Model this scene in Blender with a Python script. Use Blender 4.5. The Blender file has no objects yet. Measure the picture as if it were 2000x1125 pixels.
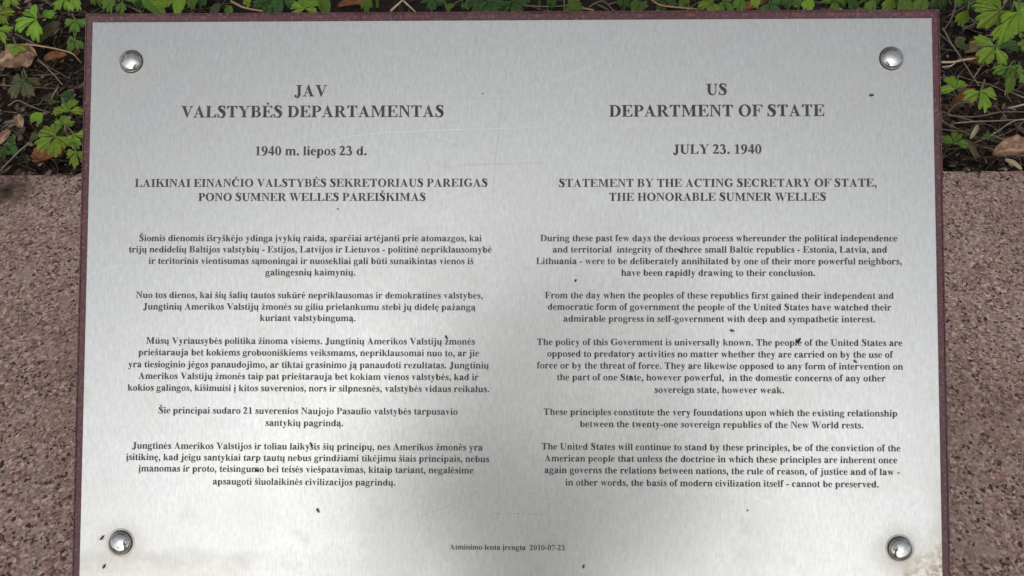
import bpy, bmesh, math, random
from mathutils import Vector, Matrix, Euler, noise
from mathutils.geometry import delaunay_2d_cdt
PI = math.pi
random.seed(7)
scn = bpy.context.scene
COL = scn.collection

# ------------------------------------------------------------------ camera, sky, sun, exposure
CAM_Z = 1.25
PITCH = math.radians(48)                       # looking down onto the plinth
FX = 1500.0                                    # focal length in pixels of a 2000 px wide picture
C0 = Vector((0, 0, CAM_Z))
RIGHT = Vector((1, 0, 0)); FWD = Vector((0, math.cos(PITCH), -math.sin(PITCH))); UP = RIGHT.cross(FWD)
cam_d = bpy.data.cameras.new('camera'); cam = bpy.data.objects.new('camera', cam_d); COL.objects.link(cam)
cam.matrix_world = Matrix((( RIGHT.x, UP.x, -FWD.x, C0.x), (RIGHT.y, UP.y, -FWD.y, C0.y), (RIGHT.z, UP.z, -FWD.z, C0.z), (0, 0, 0, 1)))
cam_d.sensor_width = 36; cam_d.lens = 36*FX/2000; cam_d.clip_start = 0.02; cam_d.clip_end = 500
scn.camera = cam

SUN_EL, SUN_AZ = math.radians(32), math.radians(182)     # azimuth clockwise from +Y: veiled sun behind the photographer
world = bpy.data.worlds.new('World'); scn.world = world; world.use_nodes = True
wn = world.node_tree.nodes; wl = world.node_tree.links
sky = wn.new('ShaderNodeTexSky'); sky.sky_type = 'NISHITA'; sky.sun_disc = False
sky.sun_elevation = SUN_EL; sky.sun_rotation = SUN_AZ; sky.dust_density = 3.2; sky.air_density = 1.2; sky.ozone_density = 1.0
hs = wn.new('ShaderNodeHueSaturation'); hs.inputs['Saturation'].default_value = 0.18   # overcast: little blue left
wl.new(sky.outputs[0], hs.inputs['Color']); wl.new(hs.outputs[0], wn['Background'].inputs[0])
wn['Background'].inputs[1].default_value = 0.125
sun_d = bpy.data.lights.new('sun', 'SUN'); sun_d.energy = 0.24; sun_d.angle = math.radians(76); sun_d.color = (1, 0.985, 0.965)
sun = bpy.data.objects.new('sun', sun_d); COL.objects.link(sun)
sdir = Vector((math.cos(SUN_EL)*math.sin(SUN_AZ), math.cos(SUN_EL)*math.cos(SUN_AZ), math.sin(SUN_EL)))
sun.rotation_euler = (-sdir).to_track_quat('-Z', 'Y').to_euler()
scn.view_settings.view_transform = 'Standard'; scn.view_settings.look = 'None'
scn.view_settings.exposure = 0.22; scn.view_settings.gamma = 1.0; scn.view_settings.use_curve_mapping = False

# ------------------------------------------------------------------ helpers
def link(o, parent=None):
    COL.objects.link(o)
    if parent: o.parent = parent
    return o
def tag(o, label=None, cat=None, group=None, kind=None):
    for k, v in (('label', label), ('category', cat), ('group', group), ('kind', kind)):
        if v: o[k] = v
    return o
def mesh_obj(name, vs, fs, mats, parent=None, smooth=False, fmat=None):
    me = bpy.data.meshes.new(name); me.from_pydata([tuple(v) for v in vs], [], fs); me.update()
    for m in (mats if isinstance(mats, (list, tuple)) else [mats]): me.materials.append(m)
    if smooth: me.polygons.foreach_set('use_smooth', [True]*len(fs))
    if fmat: me.polygons.foreach_set('material_index', fmat)
    return link(bpy.data.objects.new(name, me), parent)
def bm_obj(name, bm, mats, parent=None, smooth=False):
    me = bpy.data.meshes.new(name); bm.normal_update(); bm.to_mesh(me); bm.free()
    for m in (mats if isinstance(mats, (list, tuple)) else [mats]): me.materials.append(m)
    if smooth: me.polygons.foreach_set('use_smooth', [True]*len(me.polygons))
    return link(bpy.data.objects.new(name, me), parent)
def empty(name, loc=(0, 0, 0)):
    o = bpy.data.objects.new(name, None); o.location = loc; o.empty_display_size = 0.02; return link(o)
def ray(u, v):                                  # sight line through a point of the photograph
    return (RIGHT*((u-1000)/FX) - UP*((v-562.5)/FX) + FWD)
def at(u, v, z):                                # the point of a level plane seen there
    d = ray(u, v); return C0 + d*((z-C0.z)/d.z)
def tube(vs, fs, pts, radii, n=6, cap=True):
    base = len(vs); m = len(pts)
    for i, p in enumerate(pts):
        t = (Vector(pts[min(i+1, m-1)])-Vector(pts[max(i-1, 0)])).normalized()
        a = t.orthogonal().normalized() if abs(t.z) > 0.95 else t.cross(Vector((0, 0, 1))).normalized()
        b = t.cross(a)
        for k in range(n):
            w = 2*PI*k/n; vs.append(Vector(p)+(a*math.cos(w)+b*math.sin(w))*radii[i])
    for i in range(m-1):
        for k in range(n):
            fs.append((base+i*n+k, base+i*n+(k+1) % n, base+(i+1)*n+(k+1) % n, base+(i+1)*n+k))
    if cap:
        fs.append(tuple(base+k for k in range(n))[::-1]); fs.append(tuple(base+(m-1)*n+k for k in range(n)))

# ------------------------------------------------------------------ materials
class NT:
    def __init__(s, name):
        s.m = bpy.data.materials.new(name); s.m.use_nodes = True
        s.n = s.m.node_tree.nodes; s.l = s.m.node_tree.links; s.p = s.n['Principled BSDF']
        s.tc = s.n.new('ShaderNodeTexCoord')
    def set(s, **k):
        for a, b in k.items():
            i = s.p.inputs[a.replace('_', ' ')]
            if hasattr(b, 'links') or hasattr(b, 'is_linked'): s.l.new(b, i)
            else: i.default_value = b
        return s
    def put(s, node, key, val):
        i = node.inputs[key]
        if hasattr(val, 'is_linked'): s.l.new(val, i)
        else: i.default_value = val
    def coord(s, scale=(1, 1, 1), src='Object', loc=(0, 0, 0)):
        mp = s.n.new('ShaderNodeMapping'); s.l.new(s.tc.outputs[src], mp.inputs[0]); mp.inputs['Scale'].default_value = scale; mp.inputs['Location'].default_value = loc
        return mp.outputs[0]
    def noise(s, vec, scale, detail=4, rough=0.55, dist=0):
        t = s.n.new('ShaderNodeTexNoise'); s.l.new(vec, t.inputs['Vector'])
        t.inputs['Scale'].default_value = scale; t.inputs['Detail'].default_value = detail; t.inputs['Roughness'].default_value = rough; t.inputs['Distortion'].default_value = dist
        return t.outputs['Fac']
    def voro(s, vec, scale, out='Color', feature='F1', rnd=1):
        t = s.n.new('ShaderNodeTexVoronoi'); t.feature = feature; s.l.new(vec, t.inputs['Vector']); t.inputs['Scale'].default_value = scale; t.inputs['Randomness'].default_value = rnd
        return t.outputs[out]
    def ramp(s, fac, stops, interp='LINEAR'):
        r = s.n.new('ShaderNodeValToRGB'); s.l.new(fac, r.inputs[0]); e = r.color_ramp.elements; r.color_ramp.interpolation = interp
        while len(e) > 1: e.remove(e[0])
        for i, (p, c) in enumerate(stops):
            q = e[0] if i == 0 else e.new(p)
            q.position = p; q.color = (c, c, c, 1) if not isinstance(c, tuple) else (*c, 1)
        return r.outputs[0]
    def mix(s, fac, a, b, mode='MIX'):
        x = s.n.new('ShaderNodeMix'); x.data_type = 'RGBA'; x.blend_type = mode
        for k, v in ((0, fac), (6, a), (7, b)):
            if hasattr(v, 'is_linked'): s.l.new(v, x.inputs[k])
            else: x.inputs[k].default_value = (*v, 1) if isinstance(v, tuple) else v
        return x.outputs[2]
    def math(s, op, a, b=0.0, clamp=False):
        x = s.n.new('ShaderNodeMath'); x.operation = op; x.use_clamp = clamp
        for k, v in ((0, a), (1, b)): s.put(x, k, v)
        return x.outputs[0]
    def bump(s, h, strength=0.3, dist=0.001):
        b = s.n.new('ShaderNodeBump'); s.l.new(h, b.inputs['Height']); b.inputs['Strength'].default_value = strength; b.inputs['Distance'].default_value = dist
        s.l.new(b.outputs[0], s.p.inputs['Normal']); return b
    def dist(s, vec, p):
        x = s.n.new('ShaderNodeVectorMath'); x.operation = 'DISTANCE'; s.l.new(vec, x.inputs[0]); x.inputs[1].default_value = p
        return x.outputs['Value']
    def xyz(s, vec):
        x = s.n.new('ShaderNodeSeparateXYZ'); s.l.new(vec, x.inputs[0]); return x.outputs

def plain(name, col, rough=0.6, metal=0.0, var=0.25, scale=60):
    t = NT(name); n = t.noise(t.coord(), scale)
    t.set(Base_Color=t.ramp(n, [(0.3, tuple(c*(1-var) for c in col)), (0.7, tuple(min(1, c*(1+var)) for c in col))]), Roughness=rough, Metallic=metal)
    return t.m

RIV = [(-0.271, 0.171), (0.271, 0.171), (-0.271, -0.171), (0.271, -0.171)]
def plate_material():
    t = NT('brushed_steel'); v = t.coord()
    grain = t.noise(t.coord((760, 110, 1)), 1, 3, 0.65)                 # fine upright brushing
    grain2 = t.noise(t.coord((260, 30, 1)), 1, 3, 0.6)
    mott = t.noise(t.coord((1, 0.6, 1)), 420, 3, 0.65)
    cloud = t.noise(v, 14, 4, 0.6, 0.6)
    col = t.ramp(t.math('ADD', t.math('MULTIPLY', grain, 0.50), t.math('ADD', t.math('MULTIPLY', grain2, 0.08), t.math('MULTIPLY', mott, 0.42))), [(0.33, (0.505, 0.515, 0.513)), (0.67, (0.655, 0.665, 0.660))])
    col = t.mix(t.ramp(cloud, [(0.45, 0.0), (0.75, 0.28)]), col, (0.565, 0.56, 0.535))
    # grime: halos round the lower rivets, thin ones at the upper, a rusty lower right corner and a tide line at the lower left
    wob = t.noise(v, 60, 3, 0.6)
    grime = None
    for (x, y), amt, r in zip(RIV, (0.32, 0.2, 0.62, 0.6), (0.018, 0.015, 0.023, 0.024)):
        d = t.math('ADD', t.dist(v, (x, y-0.003, 0.0021)), t.math('MULTIPLY', t.math('SUBTRACT', wob, 0.5), 0.022))
        g = t.math('MULTIPLY', t.ramp(d, [(0.006, 1.0), (r*0.55, 0.45), (r, 0.0)]), amt)
        grime = g if grime is None else t.math('MAXIMUM', grime, g)
    X, Y, Z = t.xyz(v)
    d = t.math('ADD', t.dist(v, (0.306, -0.203, 0.002)), t.math('MULTIPLY', t.math('SUBTRACT', wob, 0.5), 0.05))
    corner = t.ramp(d, [(0.008, 1.0), (0.024, 0.6), (0.044, 0.0)])
    edge = t.math('MULTIPLY', t.ramp(t.math('ADD', X, t.math('MULTIPLY', t.math('SUBTRACT', wob, 0.5), 0.02)), [(0.0, 0.0), (0.287, 0.0), (0.304, 0.9)]), t.ramp(t.math('ADD', Y, 0.5), [(0.34, 1.0), (0.42, 0.0)]))
    tide = t.math('MULTIPLY', t.ramp(t.math('ADD', t.math('ADD', Y, 0.5), t.math('MULTIPLY', t.math('SUBTRACT', t.noise(t.coord((1, 3, 1)), 25), 0.5), 0.015)), [(0.306, 0.2), (0.318, 0.55), (0.326, 0.0)]), t.ramp(t.math('ADD', X, 0.5), [(0.2, 0.75), (0.45, 0.0)]))
    spots = t.math('MULTIPLY', t.ramp(t.noise(v, 38, 3, 0.5), [(0.62, 0.0), (0.76, 0.2)]), 1.0)
    grime = t.math('MAXIMUM', grime, t.math('MAXIMUM', t.math('MULTIPLY', edge, 0.55), t.math('MAXIMUM', tide, spots)))
    grime = t.math('MULTIPLY', grime, t.ramp(t.noise(v, 120, 4, 0.65), [(0.3, 0.35), (0.65, 1.0)]))
    col = t.mix(grime, col, (0.42, 0.37, 0.27))
    crust = t.math('MULTIPLY', corner, t.ramp(t.noise(v, 180, 4, 0.6, 0.8), [(0.42, 0.15), (0.56, 1.0)]))
    col = t.mix(crust, col, (0.36, 0.26, 0.11))
    matt = t.math('MAXIMUM', t.math('MULTIPLY', grime, 0.8), crust)
    met = t.math('SUBTRACT', 0.92, t.math('MULTIPLY', matt, 0.7))
    rough = t.math('ADD', t.ramp(cloud, [(0.35, 0.33), (0.7, 0.39)]), t.math('MULTIPLY', matt, 0.25))
    t.set(Base_Color=col, Metallic=met, Roughness=rough)
    t.bump(t.math('ADD', t.math('MULTIPLY', grain, 0.7), t.math('MULTIPLY', mott, 0.5)), 0.35, 0.00012)
    return t.m
def board_material():
    t = NT('maroon_paint'); v = t.coord()
    n = t.noise(v, 45, 5, 0.6); fine = t.noise(v, 420, 3, 0.6); big = t.noise(v, 9, 3)
    col = t.ramp(n, [(0.3, (0.075, 0.029, 0.035)), (0.7, (0.142, 0.054, 0.064))])
    col = t.mix(t.ramp(big, [(0.4, 0.0), (0.65, 0.5)]), col, (0.105, 0.072, 0.078))
    col = t.mix(t.ramp(fine, [(0.55, 0.0), (0.66, 0.55)]), col, (0.30, 0.17, 0.165))
    col = t.mix(t.ramp(fine, [(0.34, 0.7), (0.44, 0.0)]), col, (0.045, 0.022, 0.026))
    col = t.mix(t.ramp(t.noise(v, 75, 4, 0.7), [(0.60, 0.0), (0.68, 0.7)]), col, (0.22, 0.075, 0.055))
    t.set(Base_Color=col, Roughness=t.ramp(n, [(0.3, 0.45), (0.7, 0.62)]), Specular_IOR_Level=0.35); t.bump(t.math('ADD', fine, n), 0.3, 0.0006)
    return t.m
def granite_material():
    t = NT('pink_granite'); v0 = t.coord()
    w = t.n.new('ShaderNodeTexNoise'); t.l.new(v0, w.inputs['Vector']); w.inputs['Scale'].default_value = 420; w.inputs['Detail'].default_value = 3
    sub = t.n.new('ShaderNodeVectorMath'); sub.operation = 'MULTIPLY_ADD'; t.l.new(w.outputs['Color'], sub.inputs[0]); sub.inputs[1].default_value = (0.004,)*3; t.l.new(v0, sub.inputs[2]); v = sub.outputs[0]
    c1 = t.xyz(t.voro(v, 430))[0]
    col = t.ramp(c1, [(0.0, (0.065, 0.045, 0.040)), (0.13, (0.20, 0.140, 0.122)), (0.32, (0.33, 0.240, 0.215)), (0.52, (0.43, 0.325, 0.295)), (0.68, (0.54, 0.445, 0.415)), (0.80, (0.66, 0.60, 0.575)), (0.88, (0.22, 0.18, 0.17)), (0.95, (0.36, 0.20, 0.155))], 'CONSTANT')
    c2 = t.xyz(t.voro(v, 760))[1]
    col = t.mix(0.32, col, t.ramp(c2, [(0.0, (0.10, 0.07, 0.06)), (0.30, (0.33, 0.24, 0.215)), (0.65, (0.46, 0.38, 0.355)), (0.90, (0.68, 0.62, 0.60))], 'CONSTANT'))
    rust = t.noise(v0, 85, 3, 0.5)
    col = t.mix(t.ramp(rust, [(0.58, 0.0), (0.74, 0.4)]), col, (0.30, 0.15, 0.105))
    grey = t.noise(v0, 40, 3, 0.5)
    col = t.mix(t.ramp(grey, [(0.52, 0.0), (0.66, 0.40)]), col, (0.36, 0.325, 0.315))
    # black mica: clotted, so a cell is black only where a slower noise allows it
    cb = t.xyz(t.voro(v, 390))[2]
    blk = t.math('GREATER_THAN', t.math('ADD', cb, t.math('MULTIPLY', t.noise(v0, 95, 3, 0.6), 0.75)), 1.285)
    col = t.mix(t.math('MULTIPLY', blk, 0.96), col, (0.018, 0.018, 0.018))
    wear = t.noise(v0, 5, 3)
    col = t.mix(t.ramp(wear, [(0.32, 0.35), (0.62, 0.0)]), col, (0.16, 0.11, 0.09))
    dark = t.math('ADD', t.dist(v0, DIRT_SPOT), t.math('MULTIPLY', t.math('SUBTRACT', t.noise(v0, 60, 4, 0.6), 0.5), 0.06))
    col = t.mix(t.ramp(dark, [(0.006, 0.9), (0.022, 0.5), (0.036, 0.0)]), col, (0.035, 0.022, 0.015))
    col = t.mix(1.0, col, (1.14, 0.965, 0.915), 'MULTIPLY')
    t.set(Base_Color=col, Roughness=0.62, Specular_IOR_Level=0.35); t.bump(t.math('ADD', c1, t.noise(v0, 500, 3)), 0.25, 0.0008)
    return t.m
def leaf_material(name, base, vein, trans=0.35, dry=None):
    t = NT(name); v = t.coord()
    n = t.noise(v, 4.0, 4, 0.6)
    oi = t.n.new('ShaderNodeObjectInfo')
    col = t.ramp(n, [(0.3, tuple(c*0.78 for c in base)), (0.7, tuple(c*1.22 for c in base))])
    at_ = t.n.new('ShaderNodeAttribute'); at_.attribute_name = 'vein'
    col = t.mix(t.math('MULTIPLY', at_.outputs['Fac'], 0.45), col, vein)
    at2 = t.n.new('ShaderNodeAttribute'); at2.attribute_name = 'rim'
    if dry: col = t.mix(t.ramp(t.math('ADD', t.math('MULTIPLY', at2.outputs['Fac'], 0.6), t.math('MULTIPLY', n, 0.7)), [(0.62, 0.0), (0.85, 0.8)]), col, dry)
    h = t.n.new('ShaderNodeHueSaturation'); t.l.new(col, h.inputs['Color'])
    t.l.new(t.math('ADD', 0.490, t.math('MULTIPLY', oi.outputs['Random'], 0.025)), h.inputs['Hue']); t.l.new(t.math('ADD', 0.80, t.math('MULTIPLY', oi.outputs['Random'], 0.5)), h.inputs['Value'])
    col = h.outputs[0]
    t.set(Base_Color=col, Roughness=0.5, Specular_IOR_Level=0.35); t.bump(t.math('ADD', t.noise(v, 16, 3), t.math('MULTIPLY', at_.outputs['Fac'], -0.3)), 0.4, 0.02)
    tr = t.n.new('ShaderNodeBsdfTranslucent'); t.l.new(col, tr.inputs[0])
    mx = t.n.new('ShaderNodeMixShader'); mx.inputs[0].default_value = trans
    t.l.new(t.p.outputs[0], mx.inputs[1]); t.l.new(tr.outputs[0], mx.inputs[2]); t.l.new(mx.outputs[0], t.n['Material Output'].inputs[0])
    return t.m
def island_material(name, stops, rough=0.8, scale=80):
    t = NT(name); g = t.n.new('ShaderNodeNewGeometry')
    col = t.ramp(g.outputs['Random Per Island'], stops)
    col = t.mix(0.35, col, t.ramp(t.noise(t.coord(), scale), [(0.3, 0.4), (0.7, 1.0)]), 'MULTIPLY')
    t.set(Base_Color=col, Roughness=rough, Specular_IOR_Level=0.25); return t.m
def soil_material():
    t = NT('dark_soil'); v = t.coord()
    n = t.noise(v, 120, 6, 0.7); b = t.noise(v, 22, 4, 0.6)
    col = t.ramp(n, [(0.3, (0.008, 0.006, 0.005)), (0.55, (0.032, 0.023, 0.019)), (0.75, (0.09, 0.065, 0.05))])
    col = t.mix(t.ramp(b, [(0.45, 0.0), (0.7, 0.5)]), col, (0.045, 0.028, 0.018))
    t.set(Base_Color=col, Roughness=0.95, Specular_IOR_Level=0.2); t.bump(t.math('ADD', n, t.noise(v, 420, 4, 0.7)), 0.9, 0.006); return t.m
# ------------------------------------------------------------------ lettering
# bold roman capitals and lower case drawn as overlapping strokes, 1000 units to the em
def catmull(pts, n=5):
    out = []
    m = len(pts)
    for i in range(m-1):
        p0 = pts[max(i-1, 0)]; p1 = pts[i]; p2 = pts[i+1]; p3 = pts[min(i+2, m-1)]
        for k in range(n):
            t = k/n
            out.append(tuple(0.5*((2*b)+(c-a)*t+(2*a-5*b+4*c-d)*t*t+(3*b-a-3*c+d)*t**3) for a, b, c, d in zip(p0, p1, p2, p3)))
    out.append(tuple(pts[-1]))
    return out
def g_rect(x0, y0, x1, y1): x0, x1 = x0-7, x1+7; return [[(x0, y0), (x1, y0), (x1, y1), (x0, y1)]]
def g_poly(*p): return [list(p)]
def g_ring(cx, cy, rx, ry, ix, iy, a0=0, a1=360, dx=0, dy=0):
    n = max(6, int(abs(a1-a0)/15)); out = []
    def pt(r1, r2, ox, oy, a): return (cx+ox+r1*math.cos(a), cy+oy+r2*math.sin(a))
    for k in range(n):
        a = math.radians(a0+(a1-a0)*k/n); b = math.radians(a0+(a1-a0)*(k+1)/n)
        out.append([pt(rx+4, ry+4, 0, 0, a), pt(rx+4, ry+4, 0, 0, b), pt(ix-8, iy-14, dx, dy, b), pt(ix-8, iy-14, dx, dy, a)])
    return out
def g_dot(cx, cy, r, ry=None):
    ry = ry or r
    return [[(cx+r*math.cos(k*math.pi/6), cy+ry*math.sin(k*math.pi/6)) for k in range(12)]]
def g_stroke(*pw):
    q = catmull([tuple(map(float, p)) for p in pw], 5); out = []; L = []
    for i, (x, y, w) in enumerate(q):
        a = q[max(i-1, 0)]; b = q[min(i+1, len(q)-1)]
        dx, dy = b[0]-a[0], b[1]-a[1]; l = math.hypot(dx, dy) or 1; w = w+18
        L.append(((x-dy/l*w/2, y+dx/l*w/2), (x+dy/l*w/2, y-dx/l*w/2)))
    for i in range(len(L)-1): out += [[L[i][0], L[i+1][0], L[i+1][1]], [L[i][0], L[i+1][1], L[i][1]]]
    return out
def g_serif(e0, e1, s0, s1, y, d, h=34, k=62):     # slab e0..e1 at height y, bracketed into a stem s0..s1
    return [[(e0, y), (e1, y), (e1, y+h*d), (s1, y+k*d), (s0, y+k*d), (e0, y+h*d)]]
def g_stem(x0, x1, y0, y1, bl=70, br=70, tl=70, tr=70):
    o = g_rect(x0, y0, x1, y1)
    if bl is not None: o += g_serif(x0-bl, x1+br, x0, x1, y0, 1)
    if tl is not None: o += g_serif(x0-tl, x1+tr, x0, x1, y1, -1)
    return o
CARON = {'c': (222,), 's': (195,), 'z': (222,), 'C': (375,), 'S': (278,)}
def g_caron(cx, y): return g_poly((cx-130, y+165), (cx-95, y+165), (cx, y+85), (cx+95, y+165), (cx+130, y+165), (cx+42, y), (cx-42, y))
def g_ogonek(x, y=10): return g_stroke((x+30, y, 50), (x-45, y-75, 55), (x-50, y-145, 60), (x+20, y-180, 45), (x+85, y-150, 26))
def build_glyphs():
    G = {}
    Y = 676
    G['A'] = (722, g_poly((95, 20), (143, 20), (372, 690), (330, 690)) + g_poly((372, 690), (628, 20), (460, 20), (268, 510), (335, 690)) + g_rect(180, 190, 420, 236) + g_serif(9, 232, 95, 143, 0, 1) + g_serif(392, 700, 460, 628, 0, 1))
    G['B'] = (667, g_stem(105, 262, 0, Y, 89, 0, 89, 0) + g_rect(262, 636, 345, Y) + g_rect(262, 338, 345, 378) + g_rect(262, 0, 345, 40) + g_ring(345, 508, 220, 168, 92, 130, -90, 90) + g_ring(345, 189, 272, 189, 120, 149, -90, 90))
    G['C'] = (722, g_ring(385, 338, 350, 353, 185, 312, 38, 318, 22, 0) + g_poly((600, 445), (634, 445), (634, 691), (606, 691), (560, 600)) )
    G['D'] = (722, g_stem(105, 262, 0, Y, 89, 0, 89, 0) + g_rect(262, 636, 330, Y) + g_rect(262, 0, 330, 40) + g_ring(330, 338, 355, 338, 188, 298, -90, 90))
    e = g_stem(105, 262, 0, Y, 89, 40, 89, 40) + g_rect(262, 634, 590, Y) + g_poly((470, 650), (610, Y), (622, 500), (592, 500)) + g_rect(262, 325, 420, 368) + g_poly((425, 200), (452, 200), (452, 492), (425, 492), (370, 346))
    G['F'] = (611, list(e))
    G['E'] = (667, list(e) + g_rect(262, 0, 600, 42) + g_poly((480, 20), (612, 0), (642, 195), (610, 195)))
    G['G'] = (778, g_ring(390, 338, 353, 353, 190, 312, 38, 330, 22, 0) + g_poly((610, 445), (644, 445), (644, 691), (616, 691), (570, 600)) + g_rect(530, 50, 685, 310) + g_serif(462, 752, 530, 685, 318, -1))
    G['H'] = (778, g_stem(105, 262, 0, Y, 85, 70, 85, 70) + g_stem(516, 673, 0, Y, 70, 85, 70, 85) + g_rect(262, 318, 516, 364))
    G['I'] = (389, g_stem(115, 274, 0, Y, 95, 95, 95, 95))
    G['J'] = (500, g_rect(225, 130, 384, Y) + g_serif(130, 478, 225, 384, Y, -1) + g_stroke((305, 180, 158), (300, 80, 150), (230, -40, 95), (150, -70, 50), (80, -30, 50)) + g_dot(100, 35, 72))
    G['K'] = (778, g_stem(105, 262, 0, Y, 85, 70, 85, 70) + g_poly((262, 270), (262, 335), (590, 652), (640, 652)) + g_poly((330, 400), (455, 520-10), (745, 20), (545, 20)) + g_serif(470, 770, 550, 740, 0, 1) + g_serif(500, 735, 585, 640, Y, -1))
    G['L'] = (667, g_stem(105, 262, 0, Y, 86, 0, 86, 80) + g_rect(262, 0, 600, 42) + g_poly((440, 20), (612, 0), (642, 215), (608, 215)))
    G['M'] = (944, g_stem(120, 168, 0, Y, 100, 90, 100, 0) + g_poly((120, Y), (280, Y), (480, 190), (440, 20)) + g_poly((420, 20), (465, 20), (720, Y), (660, Y)) + g_stem(650, 808, 0, Y, 80, 110, 0, 110))
    G['N'] = (722, g_stem(115, 160, 0, Y, 97, 97, 97, 0) + g_poly((115, Y), (275, Y), (610, 150), (610, -18), (580, -18)) + g_rect(563, -18, 610, Y) + g_serif(468, 705, 563, 610, Y, -1))
    G['O'] = (778, g_ring(389, 338, 354, 353, 188, 315))
    G['P'] = (611, g_stem(105, 262, 0, Y, 89, 75, 89, 0) + g_rect(262, 636, 330, Y) + g_rect(262, 300, 330, 338) + g_ring(330, 488, 265, 188, 110, 150, -90, 90))
    G['R'] = (722, g_stem(105, 262, 0, Y, 79, 70, 79, 0) + g_rect(262, 636, 340, Y) + g_rect(262, 308, 345, 346) + g_ring(340, 492, 255, 184, 100, 146, -90, 90) + g_poly((300, 330), (440, 340), (690, 20), (505, 20)) + g_serif(470, 715, 510, 690, 0, 1))
    G['S'] = (556, g_stroke((455, 520, 34), (415, 620, 46), (300, 668, 50), (170, 625, 110), (140, 520, 150), (255, 400, 190), (395, 290, 185), (425, 165, 150), (370, 50, 100), (250, 5, 46), (120, 50, 42), (62, 180, 34)) + g_rect(448, 470, 476, 690) + g_rect(40, -18, 68, 215))
    G['T'] = (667, g_stem(255, 412, 0, Y-10, 100, 100, None) + g_rect(45, 634, 622, Y) + g_poly((31, 490), (62, 490), (190, 650), (45, Y)) + g_poly((636, 490), (605, 490), (477, 650), (622, Y)))
    G['U'] = (722, g_rect(105, 200, 262, Y) + g_serif(16, 345, 105, 262, Y, -1) + g_rect(563, 220, 608, Y) + g_serif(480, 700, 563, 608, Y, -1) + g_ring(356, 225, 251, 244, 150, 185, 180, 360, 56, 0))
    G['V'] = (722, g_poly((90, 650), (262, 650), (455, 180), (385, -18), (350, -18)) + g_poly((600, 650), (645, 650), (385, -18), (345, -18)) + g_serif(16, 340, 90, 262, Y, -1) + g_serif(510, 705, 600, 645, Y, -1))
    G['W'] = (1000, g_poly((75, 650), (235, 650), (390, 190), (325, -18), (295, -18)) + g_poly((500, 600), (540, 600), (330, -18), (293, -18)) + g_poly((375, 650), (535, 650), (700, 190), (650, -18), (610, -18)) + g_poly((890, 650), (930, 650), (655, -18), (615, -18)) + g_serif(5, 300, 75, 235, Y, -1) + g_serif(310, 610, 375, 535, Y, -1) + g_serif(800, 995, 890, 930, Y, -1))
    G['Y'] = (722, g_poly((80, 650), (255, 650), (415, 370), (440, 280), (300, 280)) + g_poly((590, 650), (635, 650), (440, 330), (400, 330)) + g_serif(14, 330, 80, 255, Y, -1) + g_serif(500, 706, 590, 635, Y, -1) + g_stem(285, 442, 0, 330, 90, 90, None))
    # lower case
    X = 473
    flag = lambda x0, x1, y: g_poly((x0-50, y-52), (x0-50, y-28), (x0, y-24), (x1, y), (x1, y-60), (x0, y-60))
    arch = lambda x, r: g_stroke((x-15, 360, 28), (x+45, 425, 55), (x+100, 442, 62), (r-92, 418, 92), (r-68, 345, 118), (r-68, 220, 122))
    G['a'] = (500, g_rect(290, 90, 425, 330) + g_dot(118, 365, 66) + g_stroke((78, 395, 40), (140, 450, 44), (235, 452, 62), (325, 405, 110), (357, 310, 134)) + g_stroke((320, 285, 40), (210, 235, 70), (110, 160, 120), (110, 75, 125), (185, 30, 80), (300, 90, 44)) + g_stroke((357, 110, 136), (380, 45, 95), (425, 25, 60), (485, 60, 30)))
    G['b'] = (556, g_rect(68, 20, 205, 660) + flag(68, 205, Y) + g_ring(295, 230, 226, 243, 75, 205, 0, 360, 12, 0))
    G['c'] = (444, g_ring(232, 230, 207, 243, 85, 205, 42, 318, 35, 0) + g_dot(345, 345, 64))
    G['d'] = (556, g_rect(348, 30, 485, 660) + flag(348, 485, Y) + g_ring(258, 230, 226, 243, 75, 205, 0, 360, -2, 0) + g_poly((348, 0), (485, 20), (540, 40), (540, 62), (485, 70), (348, 60)))
    G['e'] = (444, g_ring(226, 230, 204, 243, 78, 208, 3, 320, 16, 0) + g_rect(140, 236, 424, 280))
    G['f'] = (333, g_stem(75, 213, 0, 560, 60, 70, None) + g_rect(14, 420, 300, 461) + g_stroke((144, 520, 138), (160, 610, 120), (215, 665, 60), (290, 660, 46)) + g_dot(312, 618, 62))
    G['g'] = (500, g_ring(225, 310, 192, 163, 70, 132) + g_poly((330, 400), (483, 400), (483, 450), (330, 450)) + g_stroke((150, 170, 34), (75, 110, 60), (95, 45, 95), (200, 20, 105), (350, 10, 115), (430, -60, 95), (390, -155, 60), (230, -190, 40), (90, -160, 60), (40, -90, 55), (110, -10, 34)))
    G['h'] = (556, g_stem(68, 205, 0, 660, 52, 50, None) + flag(68, 205, Y) + arch(205, 490) + g_stem(354, 490, 0, 320, 50, 52, None))
    ist = g_stem(70, 207, 0, 450, 54, 56, None) + flag(70, 207, 461+12)
    G['i'] = (278, ist + g_dot(138, 610, 78))
    G['dotless_i'] = (278, ist)
    G['j'] = (333, g_rect(120, -60, 258, 450) + flag(120, 258, 473) + g_stroke((189, 0, 138), (185, -90, 125), (120, -180, 60), (30, -175, 46)) + g_dot(18, -125, 62) + g_dot(189, 610, 78))
    G['k'] = (556, g_stem(68, 205, 0, 660, 48, 50, None) + flag(68, 205, Y) + g_poly((205, 195), (205, 250), (380, 440), (440, 440)) + g_poly((235, 260), (335, 350), (520, 18), (360, 18)) + g_serif(315, 545, 365, 515, 0, 1) + g_serif(300, 500, 385, 435, 461, -1))
    G['l'] = (278, g_stem(70, 207, 0, 660, 54, 56, None) + flag(70, 207, Y))
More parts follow.
